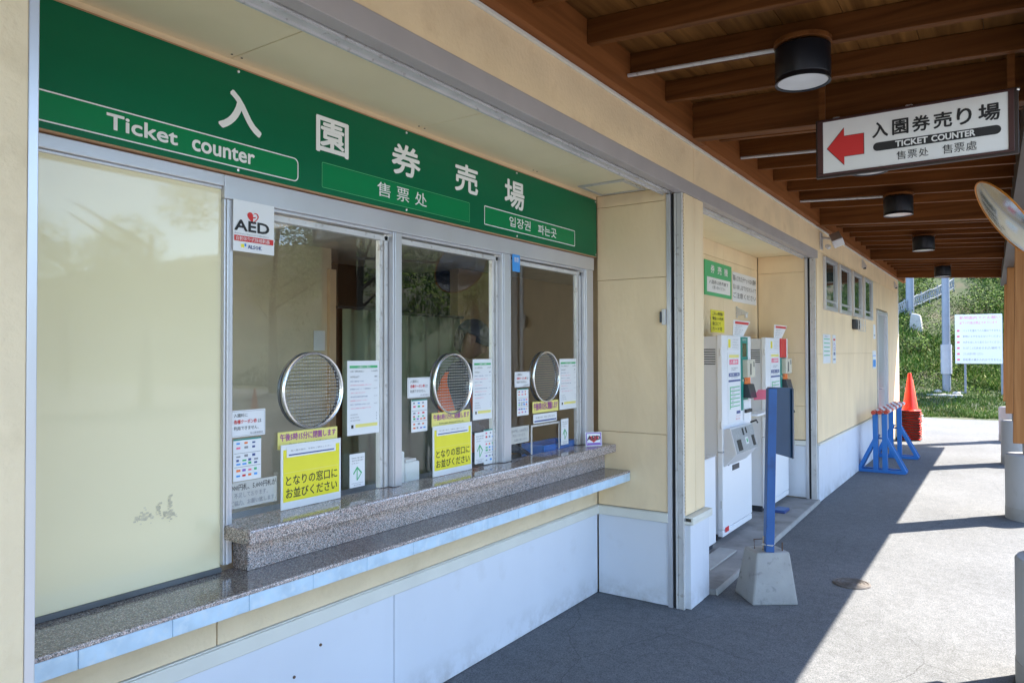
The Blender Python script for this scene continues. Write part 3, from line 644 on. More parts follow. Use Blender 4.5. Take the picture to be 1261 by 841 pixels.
# person behind the middle window
def person():
    t = thing('person', 'clerk in dark cap and orange vest looking down behind the middle service window', 'person', (-2.82, 3.54, .06))
    bx, by = -2.82, 3.54
    fx, fy = math.cos(R_(30)), math.sin(R_(30))       # facing
    def P(f, s, z): return (bx+fx*f-fy*s, by+fy*f+fx*s, z)   # s = to the person's left
    V = {'pel': (P(0, 0, .98), .135), 'leg': None}
    pts = []; edges = []; rad = []
    def add(p, r, par=None):
        pts.append(p); rad.append(r); i = len(pts)-1
        if par is not None: edges.append((par, i))
        return i
    pel = add(P(0, 0, .98), (.16, .12)); w1 = add(P(.0, 0, 1.12), (.145, .11), pel); ch = add(P(.02, 0, 1.32), (.175, .125), w1)
    nb = add(P(.04, 0, 1.47), (.09, .08), ch); nk = add(P(.055, 0, 1.55), (.055, .055), nb)
    for sg in (1, -1):
        h = add(P(0, .10*sg, .90), (.095, .095), pel); k = add(P(.03, .11*sg, .52), (.06, .065), h); a = add(P(0, .12*sg, .14), (.042, .045), k); add(P(.14, .13*sg, .09), (.035, .03), a)
        s = add(P(.02, .17*sg, 1.44), (.065, .065), nb); e = add(P(.10, .24*sg, 1.18), (.045, .045), s); wr = add(P(.33, .14*sg, 1.04), (.028, .026), e)
        pm = add(P(.39, .12*sg, 1.02), (.036, .018), wr)
        for q, (ln, sp) in enumerate(((.075, .03), (.085, .012), (.08, -.008), (.062, -.026))):
            f1 = add(P(.43, (.12+sp*.8)*sg, 1.012), (.0095, .009), pm); add(P(.39+ln, (.12+sp)*sg, .985), (.008, .008), f1)
        th = add(P(.385, (.12-.04)*sg, 1.01), (.011, .01), pm); add(P(.42, (.12-.055)*sg, .99), (.009, .009), th)
    me = bpy.data.meshes.new('body'); o0 = Vector(t.location)
    me.from_pydata([tuple(Vector(p)-o0) for p in pts], edges, []); me.materials.append(M['shirt'])
    o = bpy.data.objects.new('body', me); C.objects.link(o); o.parent = t
    sk = o.modifiers.new('skin', 'SKIN'); sk.use_smooth_shade = True
    for i, r in enumerate(rad): me.skin_vertices[0].data[i].radius = r
    me.skin_vertices[0].data[0].use_root = True
    ss = o.modifiers.new('sub', 'SUBSURF'); ss.levels = 1; ss.render_levels = 2
    # vest over the torso
    mb = MB(); prof = [(1.0, .165, .125), (1.12, .158, .122), (1.25, .175, .13), (1.36, .185, .135), (1.44, .16, .11), (1.485, .10, .085)]; n = 28
    for z, a, b in prof:
        for j in range(n):
            th = 2*math.pi*j/n; mb.v.append(P(.015+b*math.cos(th), a*math.sin(th), z))
    for k in range(len(prof)-1):
        for j in range(n): a = k*n+j; b = k*n+(j+1) % n; mb.f.append((a, b, b+n, a+n)); mb.m.append(0)
    v = mb.build('vest', M['vest'], t, smooth=True)
    # head, tilted down
    hc = Vector(P(.095, 0, 1.68)); tilt = R_(24)
    def H(f, s, u):  # head space
        f2 = f*math.cos(tilt)+u*math.sin(tilt); u2 = -f*math.sin(tilt)+u*math.cos(tilt)
        return (hc.x+fx*f2-fy*s, hc.y+fy*f2+fx*s, hc.z+u2)
    mb = MB(); n = 24; m = 18
    for k in range(m+1):
        ph = math.pi*k/m; u = .118*math.cos(ph)
        for j in range(n):
            th = 2*math.pi*j/n; r = math.sin(ph); f = .095*r*math.cos(th); s = .074*r*math.sin(th)
            if u < 0: s *= 1-.32*min(1, -u/.12); f *= 1-.12*min(1, -u/.12)
            if math.cos(th) > .2 and u < 0: f += .012*(-u/.12)
            if math.cos(th) > .97 and -.045 < u < .015: f += .022*(1-abs(u+.025)/.04) if abs(u+.025) < .04 else 0
            if math.cos(th) > .8 and abs(abs(s)-.03) < .018 and .0 < u < .03: f -= .008
            mb.v.append(H(f, s, u))
    for k in range(m):
        for j in range(n): a = k*n+j; b = k*n+(j+1) % n; mb.f.append((a, a+n, b+n, b)); mb.m.append(0)
    hd = mb.build('head', M['skin'], t, smooth=True)
    mb = MB()
    for sg in (1, -1): mb.lathe([(.0, -.004), (.012, -.002), (.014, .004), (0, .006)], H(.0, .074*sg, -.005), 10, 'y')
    mb.build('ear', M['skin'], hd, smooth=True)
    mb = MB()
    for sg in (1, -1): mb.poly([H(.088, .02*sg, .012), H(.086, .04*sg, .012), H(.088, .03*sg, .019)])
    mb.poly([H(.094, -.02, -.062), H(.094, .02, -.062), H(.098, .0, -.056)])
    mb.build('face_marks', M['hair'], hd)
    mb = MB(); n = 24    # hair behind
    for k in range(7):
        ph = math.pi*(.36+.44*k/6)
        for j in range(n):
            th = math.pi*(.62+.76*j/(n-1)); r = math.sin(ph)*1.03; mb.v.append(H(.098*r*math.cos(th)-.004, .078*r*math.sin(th), .12*math.cos(ph)+.005))
    for k in range(6):
        for j in range(n-1): a = k*n+j; mb.f.append((a, a+1, a+1+n, a+n)); mb.m.append(0)
    mb.build('hair', M['hair'], t, smooth=True).modifiers.new('s', 'SOLIDIFY').thickness = .008
    mb = MB(); n = 28    # cap crown + brim
    for k in range(9):
        ph = math.pi/2*k/8
        for j in range(n): th = 2*math.pi*j/n; mb.v.append(H(.108*math.sin(ph)*math.cos(th)-.003, .088*math.sin(ph)*math.sin(th), .035+.098*math.cos(ph)))
    for k in range(8):
        for j in range(n): a = k*n+j; b = k*n+(j+1) % n; mb.f.append((a, a+n, b+n, b)); mb.m.append(0)
    i0 = len(mb.v)
    for k in range(5):
        for j in range(13):
            th = -math.pi*.42+math.pi*.84*j/12; e = k/4; mb.v.append(H((.104+.075*e*math.cos(th*.9))*math.cos(th)*(1), .088*math.sin(th)*(1-.1*e), .038-.018*e-.02*abs(math.sin(th))*e))
    for k in range(4):
        for j in range(12): a = i0+k*13+j; mb.f.append((a, a+1, a+14, a+13)); mb.m.append(0)
    c = mb.build('cap', M['cap'], t, smooth=True); c.modifiers.new('s', 'SOLIDIFY').thickness = .004
person()
# bits on the desk
t = thing('blue_tray', 'bright blue plastic tray on the counter behind the right window slot', 'tray', (-2.42, 3.99, .952))
MB().box((-2.49, 3.80, .952), (-2.34, 4.16, .958)).build('base', M['traypl'], t)
mb = MB()
for a, b in (((-2.50, 3.78), (-2.485, 4.18)), ((-2.345, 3.78), (-2.33, 4.18)), ((-2.485, 3.78), (-2.345, 3.795)), ((-2.485, 4.165), (-2.345, 4.18))): mb.box((*a, .952), (*b, 1.035))
mb.build('rim', M['traypl'], t, bevel=.003)
for i, (y, z, w_, h_, lb) in enumerate(((2.5, 1.0, .09, .14, 'white folded card standing inside the middle window at its left edge'), (2.60, .955, .10, .13, 'white dispenser box on the desk left of the yellow middle sign'), (3.375, .955, .06, .12, 'small white container on the desk at the right window mullion'))):
    t = thing('dispenser', lb, 'container', (-2.38, y, .951))
    MB().box((-2.42, y-w_/2, .951), (-2.34, y+w_/2, z+h_)).build('case', M['paper'], t, bevel=.006)
    MB().box((-2.41, y-w_/2+.012, z+h_+.0005), (-2.35, y+w_/2-.012, z+h_+.012)).build('lid', M['machineside'], t, bevel=.003)

# ================================================================ MAIN SIGN
XS = XR+.02
SG = thing('counter_sign', 'long green Ticket counter sign with white characters over the service windows', 'sign', (XS, 2.5, 2.235))
MB().box((XR-.03, .692, 2.240), (XS, 4.318, 2.615)).build('board', M['green'], SG)
MB().box((XR-.03, .692, 2.615), (XS-.004, 4.322, 2.622)).box((XR-.03, .692, 2.2355), (XS-.004, 4.322, 2.240)).box((XR-.03, 4.318, 2.240), (XS-.004, 4.324, 2.615)).build('edging', M['greenedge'], SG)
fr = WX(XS)
CH = (('入', 1.499, 2.386, 1.677, 2.532), ('園', 1.931, 2.402, 2.104, 2.548), ('券', 2.358, 2.402, 2.552, 2.546), ('売', 2.806, 2.407, 2.998, 2.552), ('場', 3.238, 2.398, 3.436, 2.556))
for ch, a, b, c, d in CH:
    mb = MB(); fr.text(mb, ch, a, b, c, d, .003, .034 if ch in '入' else .026, 6); mb.build('character', M['white'], SG)
BX = ((.80, 2.259, 1.846, 2.350), (1.962, 2.262, 2.928, 2.364), (3.054, 2.272, 4.020, 2.372))
for i, (a, b, c, d) in enumerate(BX):
    mb = MB(); fr.rect(mb, a+.005, b+.005, c-.005, d-.005, .0012); mb.build('band', M['green2'], SG)
    mb = MB(); fr.outline(mb, a, b, c, d, .0045 if i != 1 else .0025, .002, .022 if i == 0 else .006); mb.build('outline', M['white'] if i != 1 else M['greenprint'], SG)
mb = MB(); y = 1.128
fr.text(mb, 'Ticket', 1.122, 2.283, 1.352, 2.333, .003, .035, 4); fr.text(mb, 'counter', 1.402, 2.281, 1.648, 2.327, .003, .04, 4); mb.build('lettering', M['white'], SG)
mb = MB()
for i, ch in enumerate('售票处'): fr.text(mb, ch, 2.27+i*.122, 2.285, 2.352+i*.122, 2.347, .003, .004, 3)
mb.build('lettering', M['white'], SG)
mb = MB(); fr.text(mb, '입장권', 3.285, 2.296, 3.50, 2.352, .003, .012, 3); fr.text(mb, '파는곳', 3.58, 2.293, 3.79, 2.350, .003, .012, 3); mb.build('lettering', M['white'], SG)
mb = MB()
for y in (1.58, 2.456, 3.36, 4.305):
    for z in (2.603, 2.252): mb.lathe([(.0065, 0), (.0055, .004), (0, .0055)], (XS, y, z), 10, 'x')
mb.build('screw', M['chrome'], SG)

# ================================================================ NOTICES ON THE GLASS
GX = XG+.001; gf = WX(GX+.004)
GN = 'paper notices on the service windows'
t = flat_notice('aed_sign', 'white AED sign with red heart at the top left of the first window', 'sign', WX(XR+.005), 1.571, 1.966, 1.745, 2.150, 'paper', [
    ('t', 'black', 'AED', .02, .40, .87, .62, .045, 3), ('t', 'grey', 'Automated External Defibrillator', .02, .335, .86, .365, 0, 1), ('r', 'red', .02, .20, .98, .31),
    ('t', 'white', '自動体外式除細動器', .06, .215, .88, .295, .01, 1), ('t', 'navy', 'ALSOK', .34, .07, .68, .145, .03, 1), ('r', 'yellow', .18, .08, .26, .15), ('r', 'blueprint', .26, .11, .31, .16)])
hf = WX(XR+.005+.004); hm = MB(); hr = MB(); cy, cz, s = 1.652, 2.094, .021
def heart(k): return [(s*k*(16*math.sin(a)**3)/16, s*k*(13*math.cos(a)-5*math.cos(2*a)-2*math.cos(3*a)-math.cos(4*a))/16) for a in [2*math.pi*i/40 for i in range(40)]]
hp = heart(1.15); hi = heart(.93)
for i in range(40): j = (i+1) % 40; hr.poly([hf.p(cy+hp[i][0], cz+hp[i][1], 0), hf.p(cy+hp[j][0], cz+hp[j][1], 0), hf.p(cy+hi[j][0], cz+hi[j][1], 0), hf.p(cy+hi[i][0], cz+hi[i][1], 0)])
left = [q for q in hp[20:]]+[hp[0]]; zz = [(0, -.0), (.006, .003), (-.003, -.004), (.007, -.006), (-.002, -.012)]
hr.poly([hf.p(cy+a, cz+b, .0002) for a, b in left+zz[:0]]); hr.poly([hf.p(cy+a, cz+b, .0004) for a, b in ((-.004, .001), (.012, .004), (.010, -.001), (-.004, -.004))])
hr.build('heart', M['red'], t)

def ring_hole(cy, cz, lab):
    r = .150
    t = thing('speaking_hole', lab, 'speaking vent', (GX, cy, cz-r), 'round speaking vents in the service windows')
    rg = MB(); n = 48
    rg.lathe([(r-.002, .0), (r+.002, .005), (r+.004, .010), (r+.003, .014), (r-.001, .016), (r-.005, .014), (r-.006, .010), (r-.004, .0)], (GX, cy, cz), n, 'x'); rg.f = rg.f[:-2]; rg.m = rg.m[:-2]
    rg.build('ring', M['chrome'], t, smooth=True)
    MB().lathe([(r-.008, .0), (r-.008, .003)], (GX+.004, cy, cz), n, 'x').build('perforated_disc', M['perf'], t)
    rb = MB().lathe([(r-.0, -.016), (r+.004, -.015), (r+.004, -.002), (r, -.001)], (XG-.006, cy, cz), n, 'x'); rb.f = rb.f[:-2]; rb.m = rb.m[:-2]
    rb.build('back_ring', M['charcoal'], t, smooth=True)
ring_hole(1.972, 1.452, 'large round steel speaking vent in the first window left of the counter')
ring_hole(2.866, 1.446, 'round steel speaking vent in the middle window before the capped clerk')
ring_hole(3.765, 1.455, 'round steel speaking vent in the right window above the money slot')

def coupon(a0, b0, a1, b1, lab):
    flat_notice('coupon_notice', lab, 'notice', gf, a0, b0, a1, b1, 'paper', [('o', 'grey', .03, .04, .97, .96, .001),
      ('t', 'black', '入園料に', .10, .74, .48, .88, .01, 1), ('t', 'red', '各種クーポン券', .10, .49, .75, .65, .02, 1), ('t', 'black', 'は', .78, .49, .88, .63, .01, 1), ('t', 'black', '利用できません。', .10, .25, .80, .40, .01, 1), ('t', 'grey', '旭山動物園長', .55, .07, .93, .16, 0, 1)], GN)
coupon(1.592, 1.297, 1.742, 1.394, 'white coupon notice at the left edge of the first window')
coupon(2.53, 1.390, 2.688, 1.485, 'white coupon notice left of the vent in the middle window')
coupon(3.425, 1.404, 3.580, 1.492, 'white coupon notice left of the vent in the right window')
CCOL = ['grey', 'blueprint', 'red', 'navy', 'blueprint', 'grey', 'pink', 'orange', 'greenprint', 'violet']
def cards(a0, b0, a1, b1, lab, seed):
    random.seed(seed); it = [('r', 'teal', .0, .965, 1, 1.0)]
    for y in (.33, .655): it.append(('r', 'black', .03, y, .97, y+.007))
    for yy in (.87, .76, .56, .46, .38, .22, .10):
        k = random.choice((3, 4, 4)); 
        for i in range(k):
            x = .1+i*.85/k; w_ = random.uniform(.09, .15); it.append(('r', random.choice(CCOL), x, yy, x+w_, yy+random.uniform(.035, .06)))
    flat_notice('card_notice', lab, 'notice', gf, a0, b0, a1, b1, 'paper', it, GN)
cards(1.606, 1.137, 1.724, 1.290, 'payment card logo sheet under the coupon notice of the first window', 1)
cards(2.556, 1.228, 2.668, 1.380, 'payment card logo sheet under the coupon notice of the middle window', 2)
cards(3.448, 1.240, 3.566, 1.394, 'payment card logo sheet under the coupon notice of the right window', 3)
cards(3.128, 1.005, 3.262, 1.190, 'payment card logo sheet at the lower right corner of the middle window', 4)
flat_notice('bill_notice', 'grey sheet about bank notes at the lower left of the first window', 'notice', gf, 1.585, 1.040, 1.795, 1.1345, 'oldpaper', [
    ('t', 'black', '1,000円札、5,000円札が', -.0, .66, .98, .92, 0, 1), ('t', 'grey', '不足しております。', .12, .38, .80, .58, 0, 1), ('t', 'grey', 'ご協力、お願い致します。', .05, .10, .98, .30, 0, 1)], GN)
flat_notice('bill_notice', 'worn grey sheet at the lower left corner of the right window', 'notice', gf, 3.375, 1.085, 3.57, 1.180, 'oldpaper', [
    ('t', 'grey', '1,000円札、5,000円札が', .03, .64, .96, .86, 0, 1), ('t', 'grey', '不足しております。', .12, .38, .80, .56, 0, 1), ('t', 'grey', 'お願い致します。', .2, .12, .9, .28, 0, 1)], GN)
def closing(a0, b0, a1, b1, lab, sub=True):
    it = [('t', 'purple', '午後5時15分に閉園します', .03, .45 if sub else .22, .97, .90, .02, 1)]
    if sub: it.append(('t', 'black', 'Entry gate closes at 5:15 p.m.', .18, .14, .82, .30, 0, 1))
    flat_notice('closing_notice', lab, 'notice', gf, a0, b0, a1, b1, 'yellow2', it, GN)
closing(1.800, 1.232, 2.098, 1.297, 'yellow closing time strip under the vent of the first window')
closing(2.703, 1.238, 3.006, 1.308, 'yellow closing time strip under the vent of the middle window')
closing(3.612, 1.243, 3.908, 1.310, 'yellow closing time strip under the vent of the right window', False)
flat_notice('strip_notice', 'white strip with a blue line above the money slot of the right window', 'notice', gf, 3.62, 1.182, 3.888, 1.236, 'paper', [('t', 'grey', '再入園の際は、半券をご提示ください', .08, .50, .92, .72, 0, 1), ('r', 'navy', .03, .14, .97, .3)], GN)
def window_board(a0, b0, a1, b1, lab):
    f2 = WX(XR-.022)
    t = flat_notice('queue_sign', lab, 'sign', f2, a0, b0, a1, b1, 'paper', [('r', 'yellow', .03, .115, .97, .92), ('t', 'black', 'となりの窓口に', .07, .36, .93, .52, .012, 2), ('t', 'black', 'お並びください', .07, .165, .93, .325, .012, 2), ('r', 'yellow2', .03, .56, .97, .566, .0003)], 'queue here signs standing on the upper shelf', .004)
    s_ = MB(); f2.slab(s_, a0+(a1-a0)*.08, b0+(b1-b0)*.80, a0+(a1-a0)*.90, b0+(b1-b0)*.965, .0055, .0065); st = s_.build('strip', M['paper'], t)
    s_ = MB(); f2.rect(s_, a0+(a1-a0)*.11, b0+(b1-b0)*.825, a0+(a1-a0)*.87, b0+(b1-b0)*.845, .0072); s_.build('line', M['navy'], st)
    s_ = MB(); f2.text(s_, '再入園の際は、半券をご提示ください', a0+(a1-a0)*.14, b0+(b1-b0)*.885, a0+(a1-a0)*.82, b0+(b1-b0)*.915, .0072, 0, 1); s_.build('lettering', M['grey'], st)
    f2 = WX(XR-.03); s_ = MB(); f2.slab(s_, a0-.025, b0, a0-.005, b0+.15, -.001, .001); 
    s_.build('clear_stand', M['glass'], t)
window_board(1.800, 1.002, 2.100, 1.250, 'yellow queue at next window sign standing in the first window')
window_board(2.688, 1.002, 2.995, 1.246, 'yellow queue at next window sign standing in the middle window')
def price(a0, b0, a1, b1, lab, seed):
    random.seed(seed); it = [('r', 'greenprint', .06, .90, .94, .935), ('t', 'white', '入園料のご案内', .3, .905, .7, .93, 0, 1), ('r', 'yellow2', .24, .10, .94, .145), ('r', 'black', .11, .095, .18, .14),
      ('t', 'black', '大人（高校生以上）', .08, .845, .5, .870, .01, 1), ('t', 'black', '1,000円', .74, .845, .93, .870, .01, 1), ('t', 'black', '中学生以下', .08, .77, .36, .795, .01, 1), ('t', 'black', '無料', .84, .77, .93, .795, .01, 1)]
    for k, (txt, c) in enumerate((('団体入園料金（大人）', 'navy'), ('旭川市内在住の方は証明書をご提示ください', 'pink'), ('動物園パスポート（一年間有効）', 'navy'), ('二回目からの入園にご利用いただけます', 'pink'), ('市民特別料金', 'navy'), ('証明書をお見せください', 'pink'), ('障がい者手帳をお持ちの方', 'navy'), ('ご本人と介助者の方は無料になります', 'pink'))):
        y = .715-k*.052; it.append(('t', c, txt, .08, y, random.uniform(.45, .8), y+.016, 0, 1))
        if k % 2 == 0: it.append(('t', 'grey', '900円', .82, y, .93, y+.016, 0, 1))
    for k in range(3): it.append(('t', 'grey', '営業時間', .08, .27-k*.04, .3+.04*k, .285-k*.04, 0, 1)); it.append(('r', 'grey', .9, .27-k*.04, .92, .285-k*.04))
    flat_notice('price_list', lab, 'price list', gf, a0, b0, a1, b1, 'paper', it, 'price lists on the service windows')
price(2.155, 1.250, 2.343, 1.568, 'white price list with green header at the right of the first window', 1)
price(3.032, 1.248, 3.200, 1.568, 'white price list with green header beside the clerk in the middle window', 2)
price(3.925, 1.244, 4.140, 1.562, 'white price list with green header at the right of the right window', 3)
def arrow_note(a0, b0, a1, b1, lab):
    P = [(.50, .60), (.80, .42), (.60, .22), (.60, .16), (.52, .16), (.52, .5), (.3, .40), (.28, .44)]
    it = [('t', 'black', 'お支払い後の券は', .1, .86, .9, .9, 0, 1), ('t', 'black', '窓口でお受け取り', .12, .78, .88, .82, 0, 1), ('t', 'black', 'ください', .12, .70, .6, .74, 0, 1), ('r', 'greenprint', .44, .2, .50, .56),
          ('p', 'greenprint', [(.20, .42), (.47, .62), (.47, .555), (.24, .38)]), ('p', 'greenprint', [(.47, .62), (.80, .42), (.73, .40), (.47, .555)]), ('p', 'greenprint', [(.80, .42), (.50, .20), (.50, .25), (.73, .41)]), ('r', 'grey', .1, .12, .9, .128), ('t', 'grey', '動物園', .25, .05, .7, .085, 0, 1)]
    flat_notice('arrow_notice', lab, 'notice', WX(XR-.03), a0, b0, a1, b1, 'paper', it, GN)
arrow_note(2.160, 1.030, 2.246, 1.172, 'small white notice with green arrow under the first price list')
arrow_note(3.035, 1.020, 3.120, 1.182, 'small white notice with green arrow in the middle window lower right')
arrow_note(3.925, 1.025, 4.015, 1.186, 'small white notice with green arrow over the blue tray')
flat_notice('blue_sticker', 'small light blue sticker at the top of the second mullion', 'sticker', WX(XR+.0045), 3.338, 2.055, 3.412, 2.150, 'blueprint', [('t', 'white', '禁煙', .2, .55, .8, .85, .01, 1), ('t', 'white', 'WAON', .2, .2, .8, .4, .0, 1)][:1])
# money slot frame in the right window
t = thing('money_slot', 'dark pay opening low in the right window framed with steel', 'opening', (XG, 3.76, 1.002))
mb = MB()
for a, b in (((3.60, 1.163), (3.93, 1.175)), ((3.60, 1.003), (3.612, 1.163)), ((3.918, 1.003), (3.93, 1.163))): mb.box((XG+.0008, *a), (XG+.004, *b))
mb.build('frame', M['alud'], t)
# AED card on the shelf end
t = thing('aed_card', 'small leaning AED card with violet border on the upper shelf end', 'card', (-2.205, 4.30, 1.0))
cf = Frame((-2.235, 4.13, 1.001), (.55, .72, 0), (-.12, .12, .98)); mb = MB(); cf.slab(mb, 0, 0, .115, .088, -.002, 0); mb.build('sheet', M['paper'], t)
mb = MB(); cf.outline(mb, .004, .004, .111, .084, .006, .001); cf.rect(mb, .012, .010, .103, .020, .001); mb.build('border', M['violet'], t)
mb = MB(); mb.poly([cf.p(.057+a*2.3, .045+b*1.6, .0012) for a, b in heart(.75)]); mb.build('heart', M['red'], t)
mb = MB(); cf.text(mb, 'AED', .010, .036, .105, .066, .0024, .04, 2); mb.build('lettering', M['black'], t)

# ================================================================ MACHINE RECESS
ap = MB(); ap.hexa([(-2.27, 4.73, 0), (-1.60, 4.73, 0), (-1.66, 8.235, 0), (-2.27, 8.235, 0), (-2.27, 4.73, .04), (-1.60, 4.73, .04), (-1.66, 8.235, .04), (-2.27, 8.235, .04)])
struct(ap.build('concrete_apron', M['apron'], bevel=.006))
ap = MB(); ap.hexa([(-1.599, 4.735, 0), (-1.582, 4.735, 0), (-1.642, 8.24, 0), (-1.659, 8.24, 0), (-1.599, 4.735, .041), (-1.584, 4.735, .034), (-1.644, 8.24, .034), (-1.659, 8.24, .041)])
struct(ap.build('apron_edge', M['conc_lip'], bevel=.005))
bf = WX(XR+.003)
flat_notice('machine_sign', 'green ticket machine sign with white text box on the recess wall', 'sign', bf, 6.455, 2.13, 7.235, 2.452, 'greenprint', [('r', 'white', .07, .10, .94, .53), ('t', 'white', '券', .20, .66, .34, .90, .02, 2), ('t', 'white', '売', .45, .66, .60, .90, .02, 2), ('t', 'white', '機', .70, .66, .84, .90, .02, 2),
   ('t', 'black', '入園券は券売機で', .14, .34, .86, .46, .01, 1), ('t', 'black', 'お買い求めください', .26, .20, .74, .30, .01, 1)], None, .008)
flat_notice('rule_sheet', 'greyish sheet with three lines of black text beside the green machine sign', 'notice', bf, 7.285, 2.115, 8.12, 2.415, 'paper', [('t', 'black', '購入されたチケットは入園券', .02, .70, .98, .90, .008, 1), ('t', 'black', '払い戻しはできませんので', .02, .42, .98, .60, .008, 1), ('t', 'black', 'ご注意ください', .02, .13, .98, .32, .008, 1)])
flat_notice('yellow_notice', 'yellow paper notice with black text on the wall over the first machine', 'notice', bf, 6.63, 1.79, 7.02, 2.0, 'yellow', [('t', 'black', 'こちらの券売機は', .1, .76, .9, .92, .012, 1), ('t', 'black', '現金のみ利用', .1, .55, .9, .70, .012, 1), ('t', 'black', '窓口にて', .1, .32, .7, .47, .012, 1), ('t', 'black', 'カード可', .1, .08, .8, .24, .012, 1)])
t = thing('wall_bracket', 'small grey steel bracket on the recess wall under the rule sheet', 'bracket', (XR, 7.45, 1.95))
mb = MB(); mb.box((XR+.001, 7.40, 1.95), (XR+.012, 7.43, 2.07)); mb.hexa([(XR+.012, 7.40, 1.97), (XR+.12, 7.40, 1.99), (XR+.12, 7.43, 1.99), (XR+.012, 7.43, 1.97), (XR+.012, 7.40, 2.06), (XR+.12, 7.40, 2.0), (XR+.12, 7.43, 2.0), (XR+.012, 7.43, 2.06)]); mb.build('plate', M['alud'], t, bevel=.002)
MB().tube([(XR+.10, 7.415, 1.985), (XR+.10, 7.415, 1.95)], .015, 10).build('knob', M['alud'], t)

def machine(y0, y1, lab, second=False):
    X = -1.93; W = y1-y0; zt = 1.745
    t = thing('ticket_machine', lab, 'ticket machine', (X, (y0+y1)/2, .04), 'white ticket machines in the recess')
    MB().box((XR+.02, y0+.012, .10), (X-.045, y1-.012, zt-.01)).build('cabinet', M['machineside'], t, bevel=.004)
    MB().box((XR+.04, y0+.03, .045), (X-.06, y1-.03, .10)).build('plinth', M['charcoal'], t)
    d = MB().box((X-.043, y0, .78), (X, y1, zt)).build('upper_door', M['machine'], t, bevel=.006)
    d2 = MB().box((X-.043, y0, .14), (X, y1, .775)).build('lower_door', M['machine'], t, bevel=.006)
    MB().box((X-.043, y0, .085), (X-.002, y1, .135)).build('kick_plate', M['machine'], t, bevel=.005)
    MB().lathe([(.012, 0), (.012, .006)], (X+.0005, y0+.14, .665), 12, 'x').build('lock', M['charcoal'], d2)
    f = WX(X+.0012)
    def q(name, m, a0, b0, a1, b1, c1=.002, bev=0, par=None):
        mb = MB(); f.slab(mb, y0+a0*W, b0, y0+a1*W, b1, 0, c1); return mb.build(name, M[m], par or t, bevel=bev)
    if not second:
        lg = q('logo', 'red', .06, .115, .17, .155)
    # printed notices on the left half
    n1 = q('notice', 'paper', .17, 1.62, .56, 1.735); q('print', 'yellow', .19, 1.64, .26, 1.71, .003, par=n1)
    mb = MB()
    for k in range(4): f.text(mb, 'ご利用方法', y0+.30*W, 1.705-k*.022, y0+(.52-.03*(k % 2))*W, 1.713-k*.022, .0032, .01, 1)
    mb.build('lettering', M['grey'], n1)
    n2 = q('notice', 'paper', .17, 1.00, .59, 1.60)
    for m, a0, b0, a1, b1 in (('yellow2', .21, 1.555, .54, 1.58), ('pink', .22, 1.497, .52, 1.54), ('navy', .20, 1.395, .56, 1.425), ('navy', .19, 1.350, .59, 1.366), ('navy', .45, 1.07, .58, 1.095)):
        q('print', m, a0, b0, a1, b1, .003, par=n2)
    mb = MB(); f.text(mb, '入園券', y0+.25*W, 1.505, y0+.49*W, 1.532, .0038, .02, 1); f.text(mb, '料金一覧', y0+.23*W, 1.402, y0+.53*W, 1.418, .0038, .0, 1); mb.build('lettering', M['white'], n2)
    mb = MB()
    for k in range(6): z = 1.30-k*.033; f.rect(mb, y0+.23*W, z, y0+.56*W, z+.008, .003)
    f.rect(mb, y0+.23*W, 1.12, y0+.255*W, 1.308, .0034); mb.build('table_lines', M['greenprint'], n2)
    mb = MB()
    for z, a in ((1.46, .5), (1.445, .42), (1.38, .5), (1.285, .4), (1.25, .38), (1.215, .42), (1.18, .36), (1.15, .35)): f.text(mb, '券売機案内', y0+.28*W, z, y0+a*W, z+.012, .003, 0, 1)
    mb.build('lettering', M['grey'], n2)
    mb = MB(); f.text(mb, 'おつり', y0+.44*W, 1.045, y0+.58*W, 1.058, .003, .01, 1); f.text(mb, '取消', y0+.42*W, 1.02, y0+.56*W, 1.033, .003, .01, 1); mb.build('lettering', M['red'], n2)
    # green operating strip
    s = q('control_strip', 'teal', .615, 1.09, .86, 1.735, .004)
    q('screen', 'screen', .66, 1.56, .80, 1.68, .008, .002, par=s)
    mb = MB(); f.text(mb, '発売中', y0+.66*W, 1.70, y0+.80*W, 1.722, .0055, .01, 1); mb.build('lettering', M['white'], s)
    if second: q('red_cover', 'red', .60, 1.545, .87, 1.742, .012, .002, par=s)
    cb = q('reader', 'cream', .67, 1.378, .95, 1.535, .05, .005); q('slot', 'charcoal', .76, 1.40, .795, 1.50, .052, par=cb); q('slot', 'charcoal', .88, 1.47, .905, 1.52, .052, par=cb)
    q('sticker', 'orange', .72, 1.318, .93, 1.374, .010)
    kp = MB().hexa([(X, y0+.69*W, 1.20), (X+.075, y0+.69*W, 1.195), (X+.075, y0+.92*W, 1.195), (X, y0+.92*W, 1.20), (X, y0+.69*W, 1.32), (X+.045, y0+.69*W, 1.315), (X+.045, y0+.92*W, 1.315), (X, y0+.92*W, 1.32)]).build('keypad', M['charcoal'], t, bevel=.004)
    if not second:
        mb = MB(); mb.poly([(X+.045, y0+.90*W, 1.17), (X+.16, y0+.92*W, 1.18), (X+.16, y0+.925*W, 1.265), (X+.085, y0+.91*W, 1.265), (X+.045, y0+.9*W, 1.20)]); mb.build('pink_label', M['pink'], t).modifiers.new('s', 'SOLIDIFY').thickness = .002
        q('slip', 'paper', .68, 1.0, .86, 1.18, .012); q('latch', 'black', .69, 1.065, .91, 1.095, .03, .003)
    # sloping coin panel
    wy0, wy1 = y0+.03*W, y1-.22*W
    pr = [(X+.001, .965), (X+.055, .975), (X+.105, .775), (X+.098, .760), (X+.001, .655)]
    mb = MB(); n = len(pr)
    mb.v += [(a, wy0, b) for a, b in pr]+[(a, wy1, b) for a, b in pr]; mb.f.append(tuple(range(n))); mb.f.append(tuple(range(2*n-1, n-1, -1))); mb.m += [0, 0]
